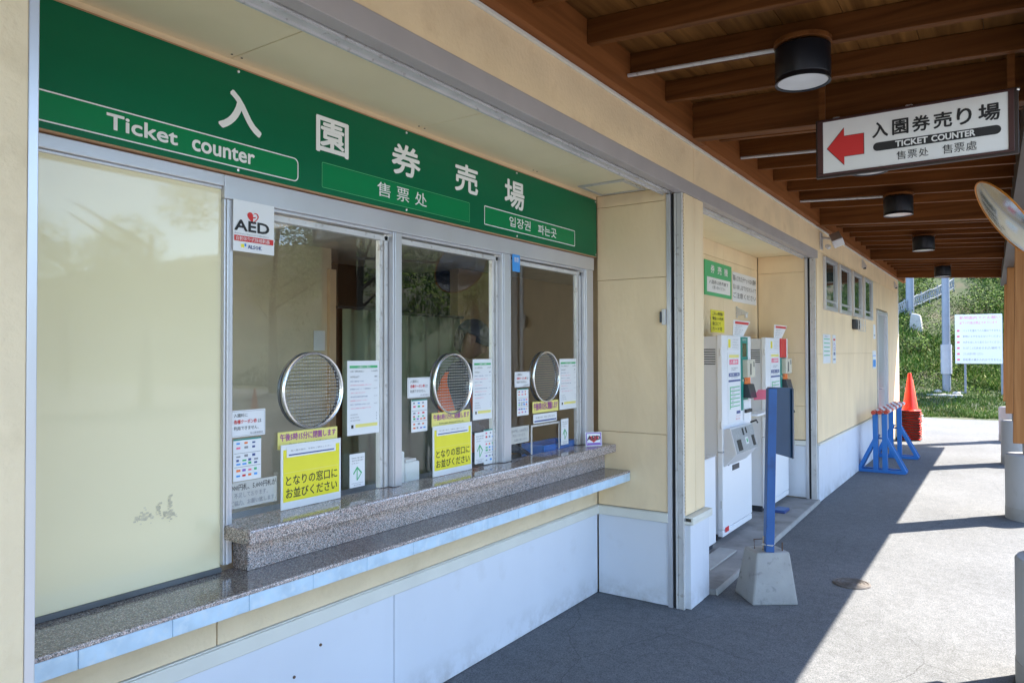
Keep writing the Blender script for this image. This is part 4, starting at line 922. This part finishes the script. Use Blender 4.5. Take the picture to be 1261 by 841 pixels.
    for i in range(n): j = (i+1) % n; mb.f.append((i, i+n, j+n, j)); mb.m.append(0)
    cp = mb.build('coin_panel', M['machineside'], t, bevel=.003)
    pf = Frame((X+.055+.002, wy0, .975), (0, 1, 0), (-.05, 0, .20)); L = wy1-wy0
    mb = MB(); pf.slab(mb, .015, -.212, L-.015, -.01, 0, .002); mb.build('face_plate', M['machpanel'], cp)
    mb = MB(); pf.slab(mb, .12*L, -.195, .30*L, -.105, .002, .004); pf.slab(mb, .80*L, -.19, .92*L, -.10, .002, .004); pf.slab(mb, .45*L, -.08, .5*L, -.02, .002, .006); pf.slab(mb, .60*L, -.07, .64*L, -.02, .002, .006); mb.build('slot', M['black'], cp)
    mb = MB(); pf.slab(mb, .50*L, -.16, .62*L, -.10, .002, .003); mb.build('label', M['paper'], cp); mb = MB(); pf.slab(mb, .54*L, -.145, .59*L, -.115, .003, .0045); mb.build('label', M['greenprint'], cp)
    MB().tube([(X+.06, wy1-.06, .985), (X+.11, wy1-.05, 1.005), (X+.12, wy1-.05, .98)], .008, 8).build('hook', M['black'], cp)
    mb = MB()
    for k in range(7): mb.box((X-.16, y0+.0085, 1.50+k*.02), (X-.06, y0+.0118, 1.508+k*.02))
    mb.build('side_vent', M['charcoal'], t)
    for zz in (.35, 1.0, 1.6): MB().lathe([(.007, zz-.03), (.007, zz+.03)], (X-.012, y0-.004, 0), 10).build('hinge', M['alud'], t, smooth=True)
    for k in range(4): mb = MB(); f.slab(mb, y0+.655*W+k*.034, 1.345, y0+.655*W+k*.034+.022, 1.362, .004, .010); mb.build('button', M['charcoal' if k % 2 else 'cream'], s, bevel=.001)
    q('coin_return', 'charcoal', .30, .60, .52, .645, .006, .002, par=d2)
    # fan shaped header card
    hf = Frame((X-.02, y0, zt+.001), (0, 1, 0), (.12, 0, 1))
    mb = MB(); P = [(.44*W, 0), (.80*W, 0), (1.0*W, .135), (.40*W, .135)]; mb.poly([hf.p(a, b, 0) for a, b in P]); hd = mb.build('header_card', M['paper'], t); hd.modifiers.new('s', 'SOLIDIFY').thickness = .003
    mb = MB(); mb.poly([hf.p(a, b, .002) for a, b in ((.46*W, .103), (.93*W, .103), (.95*W, .125), (.45*W, .125))]); mb.build('print', M['red'], hd)
    mb = MB()
    for k in range(5): hf.text(mb, '入園券をお求めの方', .47*W, .012+k*.018, (.66+.05*(k % 3))*W, .020+k*.018, .0022, .0, 1)
    mb.build('lettering', M['black'], hd)
    return t
machine(5.916, 6.735, 'white ticket machine nearer the counter with a pink label by its keypad')
machine(7.24, 8.10, 'white ticket machine behind the blue sign post with a red cover on its screen', True)
t = thing('shelf_arm', 'white tray arm reaching between the two ticket machines', 'tray', (-1.93, 7.0, 1.0))
MB().box((-1.99, 6.76, 1.015), (-1.88, 7.22, 1.035)).build('plate', M['machine'], t, bevel=.004); MB().box((-1.97, 6.77, .99), (-1.95, 7.21, 1.014)).build('bracket', M['cream'], t, bevel=.002)
t = thing('low_cabinet', 'low white cabinet standing between the pilaster and the first machine', 'cabinet', (-1.95, 5.35, .04))
MB().box((XR+.02, 4.95, .085), (-1.93, 5.735, .765)).build('case', M['machine'], t, bevel=.004); MB().box((XR+.018, 4.94, .7655), (-1.925, 5.74, .775)).build('top', M['machineside'], t, bevel=.002); MB().box((XR+.04, 4.97, .041), (-1.95, 5.71, .085)).build('plinth', M['charcoal'], t)
tag(MB().hexa([(-1.90, 5.1, .041), (-1.76, 5.1, .041), (-1.76, 5.72, .041), (-1.90, 5.72, .041), (-1.90, 5.1, .055), (-1.76, 5.1, .055), (-1.76, 5.72, .055), (-1.90, 5.72, .055)]).build('step_slab', M['conc_lip'], bevel=.003), 'thin pale slab lying on the apron before the low cabinet', 'slab')
t = thing('foot_pad', 'small dark blue pad on the apron beside the blue sign post', 'pad', (-1.85, 7.4, .04)); MB().box((-1.90, 7.30, .041), (-1.78, 7.50, .06)).build('pad', M['navy'], t, bevel=.006); MB().box((-1.895, 7.305, .0605), (-1.785, 7.495, .068)).build('top', M['bluepaint'], t, bevel=.003)

# side wall latch
t = thing('wall_latch', 'small grey latch box on the return wall by the shutter guide', 'latch', (-1.78, 4.355, 1.77))
MB().box((-1.80, 4.335, 1.775), (-1.776, 4.3595, 1.875)).build('case', M['alud'], t, bevel=.003); MB().box((-1.812, 4.33, 1.79), (-1.8005, 4.3585, 1.86)).build('cover', M['charcoal'], t, bevel=.002)

# ================================================================ SIGN STAND ON CONCRETE BLOCK
t = thing('sign_stand', 'leaning blue sign post tied into a tapered concrete block by the machines', 'sign stand', (-1.31, 4.86, 0))
b0 = [(-1.519, 4.877), (-1.339, 4.665), (-1.098, 4.839), (-1.278, 5.051)]; T0 = [(-1.456, 4.898), (-1.335, 4.763), (-1.167, 4.912), (-1.288, 5.035)]
mb = MB(); mb.hexa([(*p, .0) for p in b0]+[(*p, .31) for p in T0]); mb.build('weight_block', M['concrete'], t, bevel=.012)
pb = Vector((-1.285, 4.85, .31)); pt = Vector((-1.262, 4.86, 1.365))
MB().bar(pb, pt, .055, .055, up=(.55, -.83, 0)).build('post', M['bluepaint'], t, bevel=.003)
# board seen nearly edge on, fixed behind the post
ax = Vector((.62, .78, 0)).normalized()
mb = MB(); o_ = Vector((-1.262, 4.888, 0)); 
mb.hexa([o_+ax*-.02+Vector((0, 0, .95)), o_+ax*.155+Vector((.0, 0, .90)), o_+ax*.155+Vector((-.03, .04, .90)), o_+ax*-.02+Vector((-.03, .04, .95)),
         o_+ax*-.02+Vector((0, 0, 1.372)), o_+ax*.155+Vector((0, 0, 1.365)), o_+ax*.155+Vector((-.03, .04, 1.365)), o_+ax*-.02+Vector((-.03, .04, 1.372))]); bd = mb.build('board', M['navyboard'], t, bevel=.003)
MB().bar(o_+ax*.157+Vector((0, 0, .90)), o_+ax*.157+Vector((0, 0, 1.36)), .004, .035).build('edge', M['navyboard'], bd)
MB().tube([(-1.38, 4.87, .30), (-1.385, 4.87, .37), (-1.33, 4.90, .375), (-1.325, 4.90, .30)], .004, 6).build('lifting_loop', M['rust'], t)
MB().tube([(-1.215, 4.91, .30), (-1.215, 4.91, .365)], .004, 6).build('lifting_loop', M['rust'], t)
MB().bar((-1.318, 4.85, .30), (-1.316, 4.85, .405), .012, .012).build('wedge', M['rustedge'], t)
MB().box((-1.32, 4.815, .355), (-1.252, 4.885, .36)).build('wire_tie', M['alud'], t)

# ================================================================ CANOPY
CX = thing('canopy', 'brown timber canopy roof over the walkway along the building', 'canopy', (-.7, 7.5, 3.0))
ZR = 3.04; SL = -.058
def zr(x): return ZR+SL*(x+1.6)
YE = 16.0
for i, (a, b) in enumerate(((-3, 1.0), (1.003, 4.6), (4.603, 8.15), (8.153, 11.9), (11.903, YE))):
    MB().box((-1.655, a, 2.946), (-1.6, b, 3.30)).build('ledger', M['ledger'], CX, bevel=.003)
XB = lambda y: .10-.0143*(y-4.45)
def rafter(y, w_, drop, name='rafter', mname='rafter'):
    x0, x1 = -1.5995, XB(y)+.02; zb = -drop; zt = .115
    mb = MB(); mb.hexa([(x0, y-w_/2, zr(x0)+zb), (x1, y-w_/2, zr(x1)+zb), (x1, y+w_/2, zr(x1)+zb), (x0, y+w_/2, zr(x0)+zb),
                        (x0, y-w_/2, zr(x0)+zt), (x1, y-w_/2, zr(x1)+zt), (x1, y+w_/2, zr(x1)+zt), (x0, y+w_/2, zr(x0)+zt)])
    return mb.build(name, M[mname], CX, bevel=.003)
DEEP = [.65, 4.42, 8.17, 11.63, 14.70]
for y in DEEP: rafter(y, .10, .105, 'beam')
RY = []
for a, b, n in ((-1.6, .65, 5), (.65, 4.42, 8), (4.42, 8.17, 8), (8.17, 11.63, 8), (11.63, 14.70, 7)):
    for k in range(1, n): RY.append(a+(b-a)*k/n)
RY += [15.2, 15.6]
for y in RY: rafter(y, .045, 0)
rafter(YE-.05, .05, .0, 'end_board')
# roof boards laid along the walkway
nb = 9; x0 = -1.6; x1 = .70
for k in range(nb):
    a = x0+(x1-x0)*k/nb+.0015; b = x0+(x1-x0)*(k+1)/nb-.0015; z1 = zr(a)+.117; z2 = zr(b)+.117
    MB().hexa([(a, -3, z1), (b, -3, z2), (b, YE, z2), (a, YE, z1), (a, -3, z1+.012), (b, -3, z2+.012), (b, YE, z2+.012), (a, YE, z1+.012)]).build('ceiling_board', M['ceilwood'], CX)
MB().hexa([(-1.7, -3.05, 3.30), (.72, -3.05, zr(.72)+.135), (.72, YE+.03, zr(.72)+.135), (-1.7, YE+.03, 3.30), (-1.7, -3.05, 3.34), (.72, -3.05, zr(.72)+.165), (.72, YE+.03, zr(.72)+.165), (-1.7, YE+.03, 3.34)]).build('roof_sheet', M['beamdark'], CX)
MB().box((.70, -3, zr(.7)+.0), (.73, YE, zr(.7)+.134)).build('fascia', M['ledger'], CX)
# outer beam (drifts with the post line)
mb = MB()
def oq(y, z): return (XB(y), y, z)
mb.hexa([(XB(-3), -3, 2.80), (XB(-3)+.12, -3, 2.80), (XB(YE)+.12, YE, 2.80), (XB(YE), YE, 2.80), (XB(-3), -3, 3.04), (XB(-3)+.12, -3, 3.04), (XB(YE)+.12, YE, 3.04), (XB(YE), YE, 3.04)])
mb.build('outer_beam', M['beamdark'], CX, bevel=.004)
for y in (.4, 4.45, 8.6, 12.65, 15.75):
    xl = {.4: .16, 4.45: .10, 8.6: .05, 12.65: -.01, 15.75: -.045}[y]
    MB().hexa([(xl, y-.11, .72), (xl+.24, y-.11, .72), (xl+.24, y+.11, .72), (xl, y+.11, .72), (xl+.04, y-.11, 2.80), (xl+.24, y-.11, 2.80), (xl+.24, y+.11, 2.80), (xl+.04, y+.11, 2.80)]).build('post', M['post'], CX, bevel=.006)
    MB().lathe([(.045, .60), (.045, .725)], (xl+.12, y, 0), 16).build('post_shoe', M['conc_lip'], CX, smooth=True)
# conduit pipes under some rafters
cnd = MB()
for y, xe in ((3.42, -.86), (5.35, -.83), (7.22, -.86)): cnd.tube([(-1.595, y, zr(-1.6)-.012), (xe, y, zr(xe)-.012)], .010, 8)
cnd.build('conduit', M['alud'], CX, smooth=True)
# footings
lb = ['nearest concrete footing cylinder at the right edge of the photo', 'second concrete footing cylinder under a wooden post from the front', 'third concrete footing cylinder along the walkway', 'farthest concrete footing cylinder near the grass']
for (xl, y), l_ in zip(((.022, 4.32), (-.022, 8.56), (-.073, 12.60), (-.12, 15.75)), lb):
    r = .235; t = thing('concrete_footing', l_, 'post footing', (xl+r, y, 0), 'concrete cylinders under the canopy posts')
    MB().lathe([(r, .0), (r, .115)], (xl+r, y, 0), 48).build('collar', M['conc_lip'], t, smooth=True)
    MB().lathe([(r-.003, .1155), (r-.003, .60), (r-.012, .612), (0, .612)], (xl+r, y, 0), 48).build('shaft', M['footing'], t, smooth=True)
r = .235; t = thing('concrete_footing', 'concrete footing cylinder outside the frame behind the viewer', 'post footing', (.33, .4, 0), 'concrete cylinders under the canopy posts')
MB().lathe([(r, .0), (r, .60), (0, .61)], (.33, .4, 0), 32).build('shaft', M['footing'], t, smooth=True)
# down lights
LL = ['nearest black cylinder ceiling lamp above the hanging sign', 'black cylinder ceiling lamp half hidden behind the hanging sign', 'third black cylinder ceiling lamp from the front', 'fourth black cylinder ceiling lamp from the front', 'farthest black cylinder ceiling lamp near the canopy end']
for (x, y), l_ in zip(((-.736, 3.40), (-.741, 5.34), (-.766, 7.18), (-.791, 9.87), (-.818, 13.45)), LL):
    t = thing('ceiling_lamp', l_, 'lamp', (x, y, 2.80), 'black cylinder lamps under the canopy')
    h = MB(); h.lathe([(.106, 2.803), (.117, 2.800), (.118, 2.806), (.114, 2.822), (.117, 2.828), (.117, 2.955), (.10, 2.968)], (x, y, 0), 40); h.f = h.f[:-2]+h.f[-1:]; h.m = h.m[:len(h.f)]
    h.build('housing', M['lampblack'], t, smooth=True)
    MB().lathe([(.106, 2.806), (.106, 2.815)], (x, y, 0), 40).build('lens', M['lens'], t)
    MB().lathe([(.122, 2.9685), (.122, 2.990)], (x, y, 0), 32).build('mounting_plate', M['rafter'], t, bevel=.002)

# hanging sign
HF = WY(4.0)
t = thing('hanging_sign', 'white hanging sign with red arrow and TICKET COUNTER under the canopy', 'sign', (-.37, 4.0, 2.52))
MB().box((-.805, 4.004, 2.500), (.062, 4.03, 2.802)).build('backing_board', mat('dark_brown_board', (.03, .015, .01), .5), t, bevel=.003)
for xa in (-.79, .02): MB().box((xa, 4.012, 2.8025), (xa+.03, 4.028, 3.0)).build('hanger', M['rafter'], t)
fm = MB()
for a, b in (((-.795, 2.510), (.045, 2.520)), ((-.795, 2.785), (.045, 2.795)), ((-.795, 2.52), (-.768, 2.785)), ((.022, 2.52), (.045, 2.785))): fm.box((a[0], 3.992, a[1]), (b[0], 4.0036, b[1]))
fm.build('frame', mat('dark_red_frame', (.06, .018, .015), .5), t, bevel=.002)
MB().box((-.768, 3.997, 2.520), (.022, 4.0035, 2.785)).build('panel', M['white'], t)
HF = WY(3.9965)
ar = [(-.751, 2.645), (-.668, 2.743), (-.668, 2.70), (-.575, 2.70), (-.575, 2.593), (-.668, 2.593), (-.668, 2.549)]
def grow(P, s): cx = sum(p[0] for p in P)/7; cz = sum(p[1] for p in P)/7; return [(cx+(x-cx)*s, cz+(z-cz)*s) for x, z in P]
ao = MB(); ao.poly([HF.p(a, b, .0012) for a, b in ar]).build('arrow_outline', M['black'], t); ao = MB(); ao.poly([HF.p(a, b, .0022) for a, b in grow(ar, .965)]).build('arrow', M['red'], t)
mb = MB()
for i, ch in enumerate('入園券売り場'):
    w_ = (.072, .072, .078, .078, .06, .086)[i]; c_ = (-.503, -.414, -.325, -.235, -.148, -.050)[i]; HF.text(mb, ch, c_-w_/2, 2.664, c_+w_/2, 2.741+(.004 if i > 3 else 0), .0015, .028, 4)
for i, ch in enumerate('售票处'): HF.text(mb, ch, -.432+i*.048, 2.541, -.391+i*.048, 2.582, .0015, .0, 3)
for i, ch in enumerate('售票處'): HF.text(mb, ch, -.238+i*.048, 2.539, -.196+i*.048, 2.582, .0015, .0, 3)
mb.build('lettering', M['black'], t)
mb = MB(); k = 10; y0_, y1_ = 2.598, 2.640; rr = (y1_-y0_)/2; pts = []
for i in range(k+1): a = math.pi/2+math.pi*i/k; pts.append((-.535+rr+rr*math.cos(a), y0_+rr+rr*math.sin(a)))
for i in range(k+1): a = -math.pi/2+math.pi*i/k; pts.append((-.005-rr+rr*math.cos(a), y0_+rr+rr*math.sin(a)))
mb.poly([HF.p(a, b, .0012) for a, b in pts]).build('black_bar', M['black'], t)
mb = MB(); HF.text(mb, 'TICKET', -.437, 2.604, -.297, 2.635, .0028, .045, 3); HF.text(mb, 'COUNTER', -.283, 2.604, -.105, 2.635, .0028, .045, 3); mb.build('lettering', M['white'], t)
mb = MB()
for x in (-.782, .060): mb.lathe([(.008, -.004), (.006, -.010), (0, -.011)], (x, 4.004, 2.79), 10, 'y')
for x in (-.70, -.37): mb.box((x-.02, 3.993, 2.796), (x+.01, 4.003, 2.802))
mb.build('bolt', M['chrome'], t)

# traffic mirror at the top right
cdir = (r2*(1241-630.5)/894.32 + u2*(-(270-420.5))/894.32 + F)
mc = Vector((0, 0, CAMH))+cdir*(4.9/cdir.dot(F)); vd = cdir.normalized()
ma = (r2*60-u2*71).normalized(); ma = (ma-vd*ma.dot(vd)).normalized(); mbv = vd.cross(ma)
if mbv.dot(r2*71+u2*60) < 0: mbv = -mbv
nrm = (-mbv*.955-vd*.28).normalized(); mbv = nrm.cross(ma)
t = thing('traffic_mirror', 'round traffic mirror with orange rim at the top right edge', 'mirror', tuple(mc))
mb = MB(); n = 40; RR = .31
for k in range(9):
    q = k/8; 
    for j in range(n): th = 2*math.pi*j/n; mb.v.append(tuple(mc+(ma*math.cos(th)+mbv*math.sin(th))*RR*q+nrm*(.03*(1-q*q))))
for k in range(8):
    for j in range(n): a = k*n+j; b = k*n+(j+1) % n; mb.f.append((a, b, b+n, a+n)); mb.m.append(0)
mb.build('mirror_face', M['mirrorface'], t, smooth=True)
mb = MB()
mb.tube([mc+(ma*math.cos(2*math.pi*j/n)+mbv*math.sin(2*math.pi*j/n))*RR for j in range(n+1)], .006, 8, cap=False).build('rim', M['mirrororange'], t, smooth=True)
mb = MB()
for k in range(5):
    q = k/4
    for j in range(n): th = 2*math.pi*j/n; mb.v.append(tuple(mc+(ma*math.cos(th)+mbv*math.sin(th))*RR*(1-q)-nrm*(.005+.06*math.sin(q*1.57))))
for k in range(4):
    for j in range(n): a = k*n+j; b = k*n+(j+1) % n; mb.f.append((a, b, b+n, a+n)); mb.m.append(0)
mb.build('back_shell', M['mirrororange'], t, smooth=True)
MB().tube([mc-nrm*.06, mc-nrm*.12+Vector((.06, 0, -.02)), Vector((.14, 4.45, mc.z-.05))], .014, 8).build('bracket', M['alud'], t, smooth=True)

# ================================================================ WALL FIXTURES ON THE RIGHT WALL
t = thing('flood_light', 'grey flood light on a bracket over the small windows', 'light', (XF, 8.55, 2.75))
MB().box((XF+.001, 8.40, 2.72), (XF+.015, 8.50, 2.90)).build('wall_plate', M['alud'], t, bevel=.002)
MB().tube([(XF+.01, 8.45, 2.85), (XF+.10, 8.45, 2.83), (XF+.15, 8.42, 2.80)], .012, 8).build('arm', M['alud'], t)
o = MB().box((-.055, -.09, -.045), (.055, .09, .045)).build('head', M['alu'], t, bevel=.006, local=True); o.location = (.17, -.13, .06); o.rotation_euler = (R_(35), R_(-20), R_(10))
MB().box((-.045, -.094, -.037), (.045, -.0905, .037)).build('lens', M['lens'], o, local=True)
MB().lathe([(.022, -.04), (.026, .04)], (XF+.075, 8.44, 2.745), 12, 'y').build('sensor', M['alud'], t, smooth=True)
for y, z, s, l_ in ((11.2, 2.78, .13, 'small triangular bracket on the wall above the last small window'), (14.75, 2.76, .12, 'little grey bracket at the far corner of the wall')):
    t = thing('wall_bracket', l_, 'bracket', (XF, y, z)); mb = MB(); mb.hexa([(XF+.001, y, z), (XF+s*.5, y, z+.02), (XF+s*.5, y+.04, z+.02), (XF+.001, y+.04, z), (XF+.001, y, z+s), (XF+.01, y, z+s), (XF+.01, y+.04, z+s), (XF+.001, y+.04, z+s)]); mb.build('plate', M['alud'], t)
    MB().lathe([(.02, 0), (.02, .05)], (XF+.03, y+.06, z-.01), 10).build('socket', M['charcoal'], t)
t = thing('meter_box', 'wire cage meter box on the wall below the small windows', 'meter box', (XF, 10.68, 1.88))
MB().box((XF+.001, 10.36, 1.90), (XF+.06, 10.62, 2.03)).build('case', M['charcoal'], t, bevel=.01)
mb = MB()
for y in (10.36, 10.5, 10.64, 10.78, 10.92): mb.tube([(XF+.08, y, 1.88), (XF+.08, y, 2.04)], .004, 5)
for z in (1.88, 1.96, 2.04): mb.tube([(XF+.08, 10.36, z), (XF+.08, 10.92, z)], .004, 5)
mb.build('cage', M['alud'], t); MB().lathe([(.05, 0), (.045, .05)], (XF+.001, 10.72, 1.96), 20, 'x').build('dial', M['paper'], t, smooth=True)
wf_ = WX(XF+.0015)
flat_notice('timetable_notice', 'pale notice with green lines on the wall below the first small window', 'notice', wf_, 8.52, 1.476, 8.92, 1.80, 'paper', [('r', 'greenprint', .1, .82-.14*k, .9, .85-.14*k) for k in range(5)]+[('t', 'navy', 'お知らせ', .2, .89, .7, .95, .01, 1)])
flat_notice('side_notice', 'narrow pale notice with a red mark beside the green lined notice', 'notice', wf_, 9.05, 1.47, 9.24, 1.80, 'paper', [('r', 'red', .2, .80, .8, .87), ('t', 'violet', '入', .2, .62, .8, .75, .02, 1), ('t', 'violet', '口', .25, .45, .75, .57, .02, 1), ('t', 'navy', '案', .2, .28, .8, .40, .02, 1), ('r', 'navy', .15, .12, .85, .16)])
flat_notice('side_notice', 'upper pale paper strip left of the grey door', 'notice', wf_, 12.2, 1.80, 12.42, 2.02, 'paper', [('r', 'grey', .2, .2, .8, .3)])
flat_notice('side_notice', 'light blue paper strip left of the grey door at handle height', 'notice', wf_, 12.1, 1.35, 12.45, 1.62, 'paper', [('r', 'blueprint', .1, .1, .9, .5), ('r', 'blueprint', .1, .7, .9, .75)])

# ================================================================ BARRICADES, CONES
def stand(y, lab):
    t = thing('barricade_stand', lab, 'barricade', (-1.385, y, 0), 'blue barricade stands against the wall')
    for dx, dy in ((-.06, 0), (.05, 0), (-.075, .16), (.035, .16)):
        MB().bar((-1.385+dx, y+dy, .02), (-1.385+dx, y+dy*.45, .775), .06, .05, up=(0, 1, 0)).build('upright', M['barblue'], t, bevel=.002)
    for dy in (0, .16):
        MB().bar((-1.425, y+dy*.6, .50), (-1.655, y+dy, .02), .045, .045).build('brace', M['barblue'], t, bevel=.002); MB().bar((-1.345, y+dy*.6, .50), (-1.10, y+dy, .02), .045, .045).build('brace', M['barblue'], t, bevel=.002)
        MB().bar((-1.66, y+dy, .021), (-1.095, y+dy, .021), .04, .04).build('foot_bar', M['barblue'], t, bevel=.002)
    MB().bar((-1.655, y, .022), (-1.655, y+.16, .022), .028, .028).build('spreader', M['barblue'], t); MB().bar((-1.10, y, .022), (-1.10, y+.16, .022), .028, .028).build('spreader', M['barblue'], t)
    MB().bar((-1.47, y+.05, .45), (-1.30, y+.05, .45), .03, .02).build('cross_bar', M['barblue'], t)
stand(10.75, 'nearer blue barricade stand leaning by the white dado'); stand(12.35, 'farther blue barricade stand in front of the stacked cones')
for i, (x, l_) in enumerate(((-1.455, 'striped red and white pole nearest the wall on the barricades'), (-1.39, 'middle striped red and white pole on the barricades'), (-1.325, 'outer striped red and white pole on the barricades'))):
    t = thing('striped_pole', l_, 'pole', (x, 11.6, .80), 'red and white poles lying on the blue barricade stands'); y = 10.62+.08*i; k = 0
    while y < 12.75: MB().tube([(x, y, .80), (x, y+.2, .80)], .027, 12).build('band', M['barred'] if k % 2 == 0 else M['barwhite'], t, smooth=True); y += .201; k += 1

ORD = ['lowest', 'second', 'third', 'fourth', 'fifth', 'sixth', 'seventh', 'eighth', 'ninth', 'tenth', 'eleventh', 'twelfth']
def cone_proto(loc, lab, body='conered', base='coneblack', grp='red traffic cones stacked at the wall end'):
    t = thing('traffic_cone', lab, 'traffic cone', loc, grp)
    mb = MB(); mb.box((-.178, -.178, 0), (.178, .178, .021)); mb.build('base', M[base], t, bevel=.004, local=True)
    mb = MB(); mb.hexa([(-.172, -.172, .0215), (.172, -.172, .0215), (.172, .172, .0215), (-.172, .172, .0215), (-.135, -.135, .034), (.135, -.135, .034), (.135, .135, .034), (-.135, .135, .034)]); mb.lathe([(.135, .035), (.12, .06), (.028, .69), (.02, .70), (0, .70)], n=28); mb.build('cone', M[body], t, smooth=True, local=True)
    return t
pr_ = cone_proto((-1.46, 15.1, 0), 'traffic cone at the bottom of the red stack')
N = 12
for k in range(1, N):
    c = copy_tree(pr_); c.location = (-1.46+random.uniform(-.006, .006), 15.1, .047*k); c.rotation_euler.z = random.uniform(-.06, .06)
    c['label'] = 'traffic cone on top of the red stack' if k == N-1 else ('red cone just under the top cone of the stack' if k == N-2 else f'red cone, {ORD[k]} base rim up from the ground in the tall stack')
pr2 = cone_proto((-1.50, 15.85, 0), 'faded coral traffic cone at the bottom of the rear stack', 'conecoral', 'conepale', 'faded cones stacked behind the red ones')
for k in range(1, 9):
    c = copy_tree(pr2); c.location = (-1.50, 15.85, .047*k); c['label'] = 'faded coral cone on top of the rear stack' if k == 8 else f'faded coral cone, {ORD[k]} base rim up in the rear stack'
c = copy_tree(pr_); c.location = (11.57, 11.9, 0); c['label'] = 'single red traffic cone out on the sunny forecourt mirrored in the glass'; c['group'] = 'cones on the forecourt'

# manhole
t = thing('manhole_cover', 'round rusty iron manhole cover on the line between shade and sun', 'manhole cover', (-.895, 5.485, 0))
mb = MB(); mb.lathe([(.12, .0), (.12, .007)], (-.895, 5.485, 0), 40); mb.build('plate', M['iron'], t)
mb = MB()
for r0 in (.115, .092, .069, .046, .023): 
    for j in range(40): a = 2*math.pi*j/40; b = 2*math.pi*(j+1)/40; mb.poly([(-.895+q*math.cos(g_), 5.485+q*math.sin(g_), .011) for q, g_ in ((r0, a), (r0, b), (r0-.011, b), (r0-.011, a))])
o = mb.build('raised_rings', M['iron'], t); o.modifiers.new('s', 'SOLIDIFY').thickness = .004

# ================================================================ FAR NOTICE BOARD, POLES, HANDRAIL
s_ = 23/22.
bf2 = Frame((-1.125, 23.0, 0), (1, .04, 0), (0, 0, 1))
t = flat_notice('rule_board', 'white board with pink heading and red numbered lines on the lawn', 'sign', bf2, 0, 1.285, 1.06, 2.60, 'paper', [('t', 'pink', '動物園内でのお願い', .1, .90, .96, .965, .01, 1), ('t', 'pink', '以下の行為は禁止されています', .1, .80, .9, .86, .01, 1)]+
    [('t', 'grey', s2, .17, .645-.118*k, e, .695-.118*k, .0, 1) for k, (s2, e) in enumerate((('ペットを連れての入園はできません', .97), ('動物にエサを与えないでください', .97), ('大声を出したり走らないでください', .98), ('たばこは決められた場所で', .96), ('ゴミはお持ち帰りください', .60), ('自転車の乗り入れはできません', .98)))]+
    [('r', 'pink', .04, .65-.118*k, .10, .69-.118*k) for k in range(6)], None, .03)
for x in (-.90, -.08): MB().bar((x, 23.04, .30), (x, 23.04, 2.55), .05, .05).build('post', M['pole'], t)
def pole(x, y, z0, h, r, lab, slv=None):
    t = thing('light_pole', lab, 'pole', (x, y, z0), 'galvanised poles behind the building'); MB().tube([(x, y, z0), (x, y, z0+h)], [r, r*.8], 20).build('shaft', M['pole'], t, smooth=True)
    MB().lathe([(r*1.9, z0), (r*1.9, z0+.03)], (x, y, 0), 20).build('base_plate', M['alud'], t)
    if slv: MB().tube([(x, y, slv[0]), (x, y, slv[1])], r*1.28, 20).build('sleeve', M['sleeve'], t, smooth=True)
pole(-1.34, 23.1, .40, 6, .105, 'thick pale pole with a white sleeve standing on the lawn', (1.0, 1.80))
pole(-2.62, 27.5, 2.1, 6, .13, 'pale pole higher on the bank left of the sleeved pole')
random.seed(12)
for i, (x, y, s, l_) in enumerate(((-1.53, 22.9, .10, 'grey stone left of the sleeved pole foot'), (-1.10, 22.85, .11, 'grey stone right of the sleeved pole foot'), (-1.0, 23.0, .08, 'small pale stone at the sleeved pole foot'), (-1.38, 22.7, .07, 'flat stone in front of the sleeved pole foot'))):
    bm = bmesh.new(); bmesh.ops.create_icosphere(bm, subdivisions=3, radius=s)
    for v in bm.verts: v.co *= random.uniform(.93, 1.05); v.co.z *= .6
    me = bpy.data.meshes.new('rock'); bm.to_mesh(me); bm.free(); me.materials.append(M['stone']); o = bpy.data.objects.new('rock', me); C.objects.link(o); o.location = (x, y, hz(x, y)+s*.25); tag(o, l_, 'rock', 'stones at the pole foot')
tag(MB().box((-1.78, 22.55, hz(-1.3, 22.6)-.15), (-.95, 23.3, hz(-1.3, 22.6)+.06)).build('pole_base_slab', M['concrete'], bevel=.02), 'low concrete slab under the sleeved pole', 'slab')
bmk = MB(); zb = hz(-2.37, 26.8); bmk.hexa([(-2.64, 26.6, zb-.4), (-2.14, 26.6, zb-.4), (-2.14, 27.1, zb-.4), (-2.64, 27.1, zb-.4), (-2.52, 26.68, zb+.52), (-2.26, 26.68, zb+.45), (-2.26, 27.0, zb+.45), (-2.52, 27.0, zb+.52)])
tag(bmk.build('concrete_block', M['concrete'], bevel=.05), 'pale concrete block on the bank beside the rope handrail', 'block')
t = thing('handrail', 'pale rope netted handrail climbing the grass bank', 'handrail', (-2.6, 27, 2.4))
n = 16; RP = [Vector((-3.2+1.75*k/n, 26.7+2.5*k/n, 0)) for k in range(n+1)]
for q in RP: q.z = hz(q.x, q.y)
mb = MB(); [mb.tube([q+Vector((0, 0, h+.02*math.sin(i*2.1))) for i, q in enumerate(RP)], .022, 6) for h in (.12, .42)]; mb.build('rope', M['ropewhite'], t)
for q in RP[::2]: MB().tube([q-Vector((0, 0, .2)), q+Vector((0, 0, .5))], .02, 6).build('post', M['ropewhite'], t)
mb = MB()
for k in range(n):
    a, b = RP[k], RP[k+1]; m_ = (a+b)/2
    for p, q2, u, v in ((a, m_, .12, .42), (m_, b, .42, .12), (a, m_, .42, .12), (m_, b, .12, .42)): mb.tube([p+Vector((0, 0, u)), q2+Vector((0, 0, v))], .016, 5)
mb.build('netting', M['ropewhite'], t)
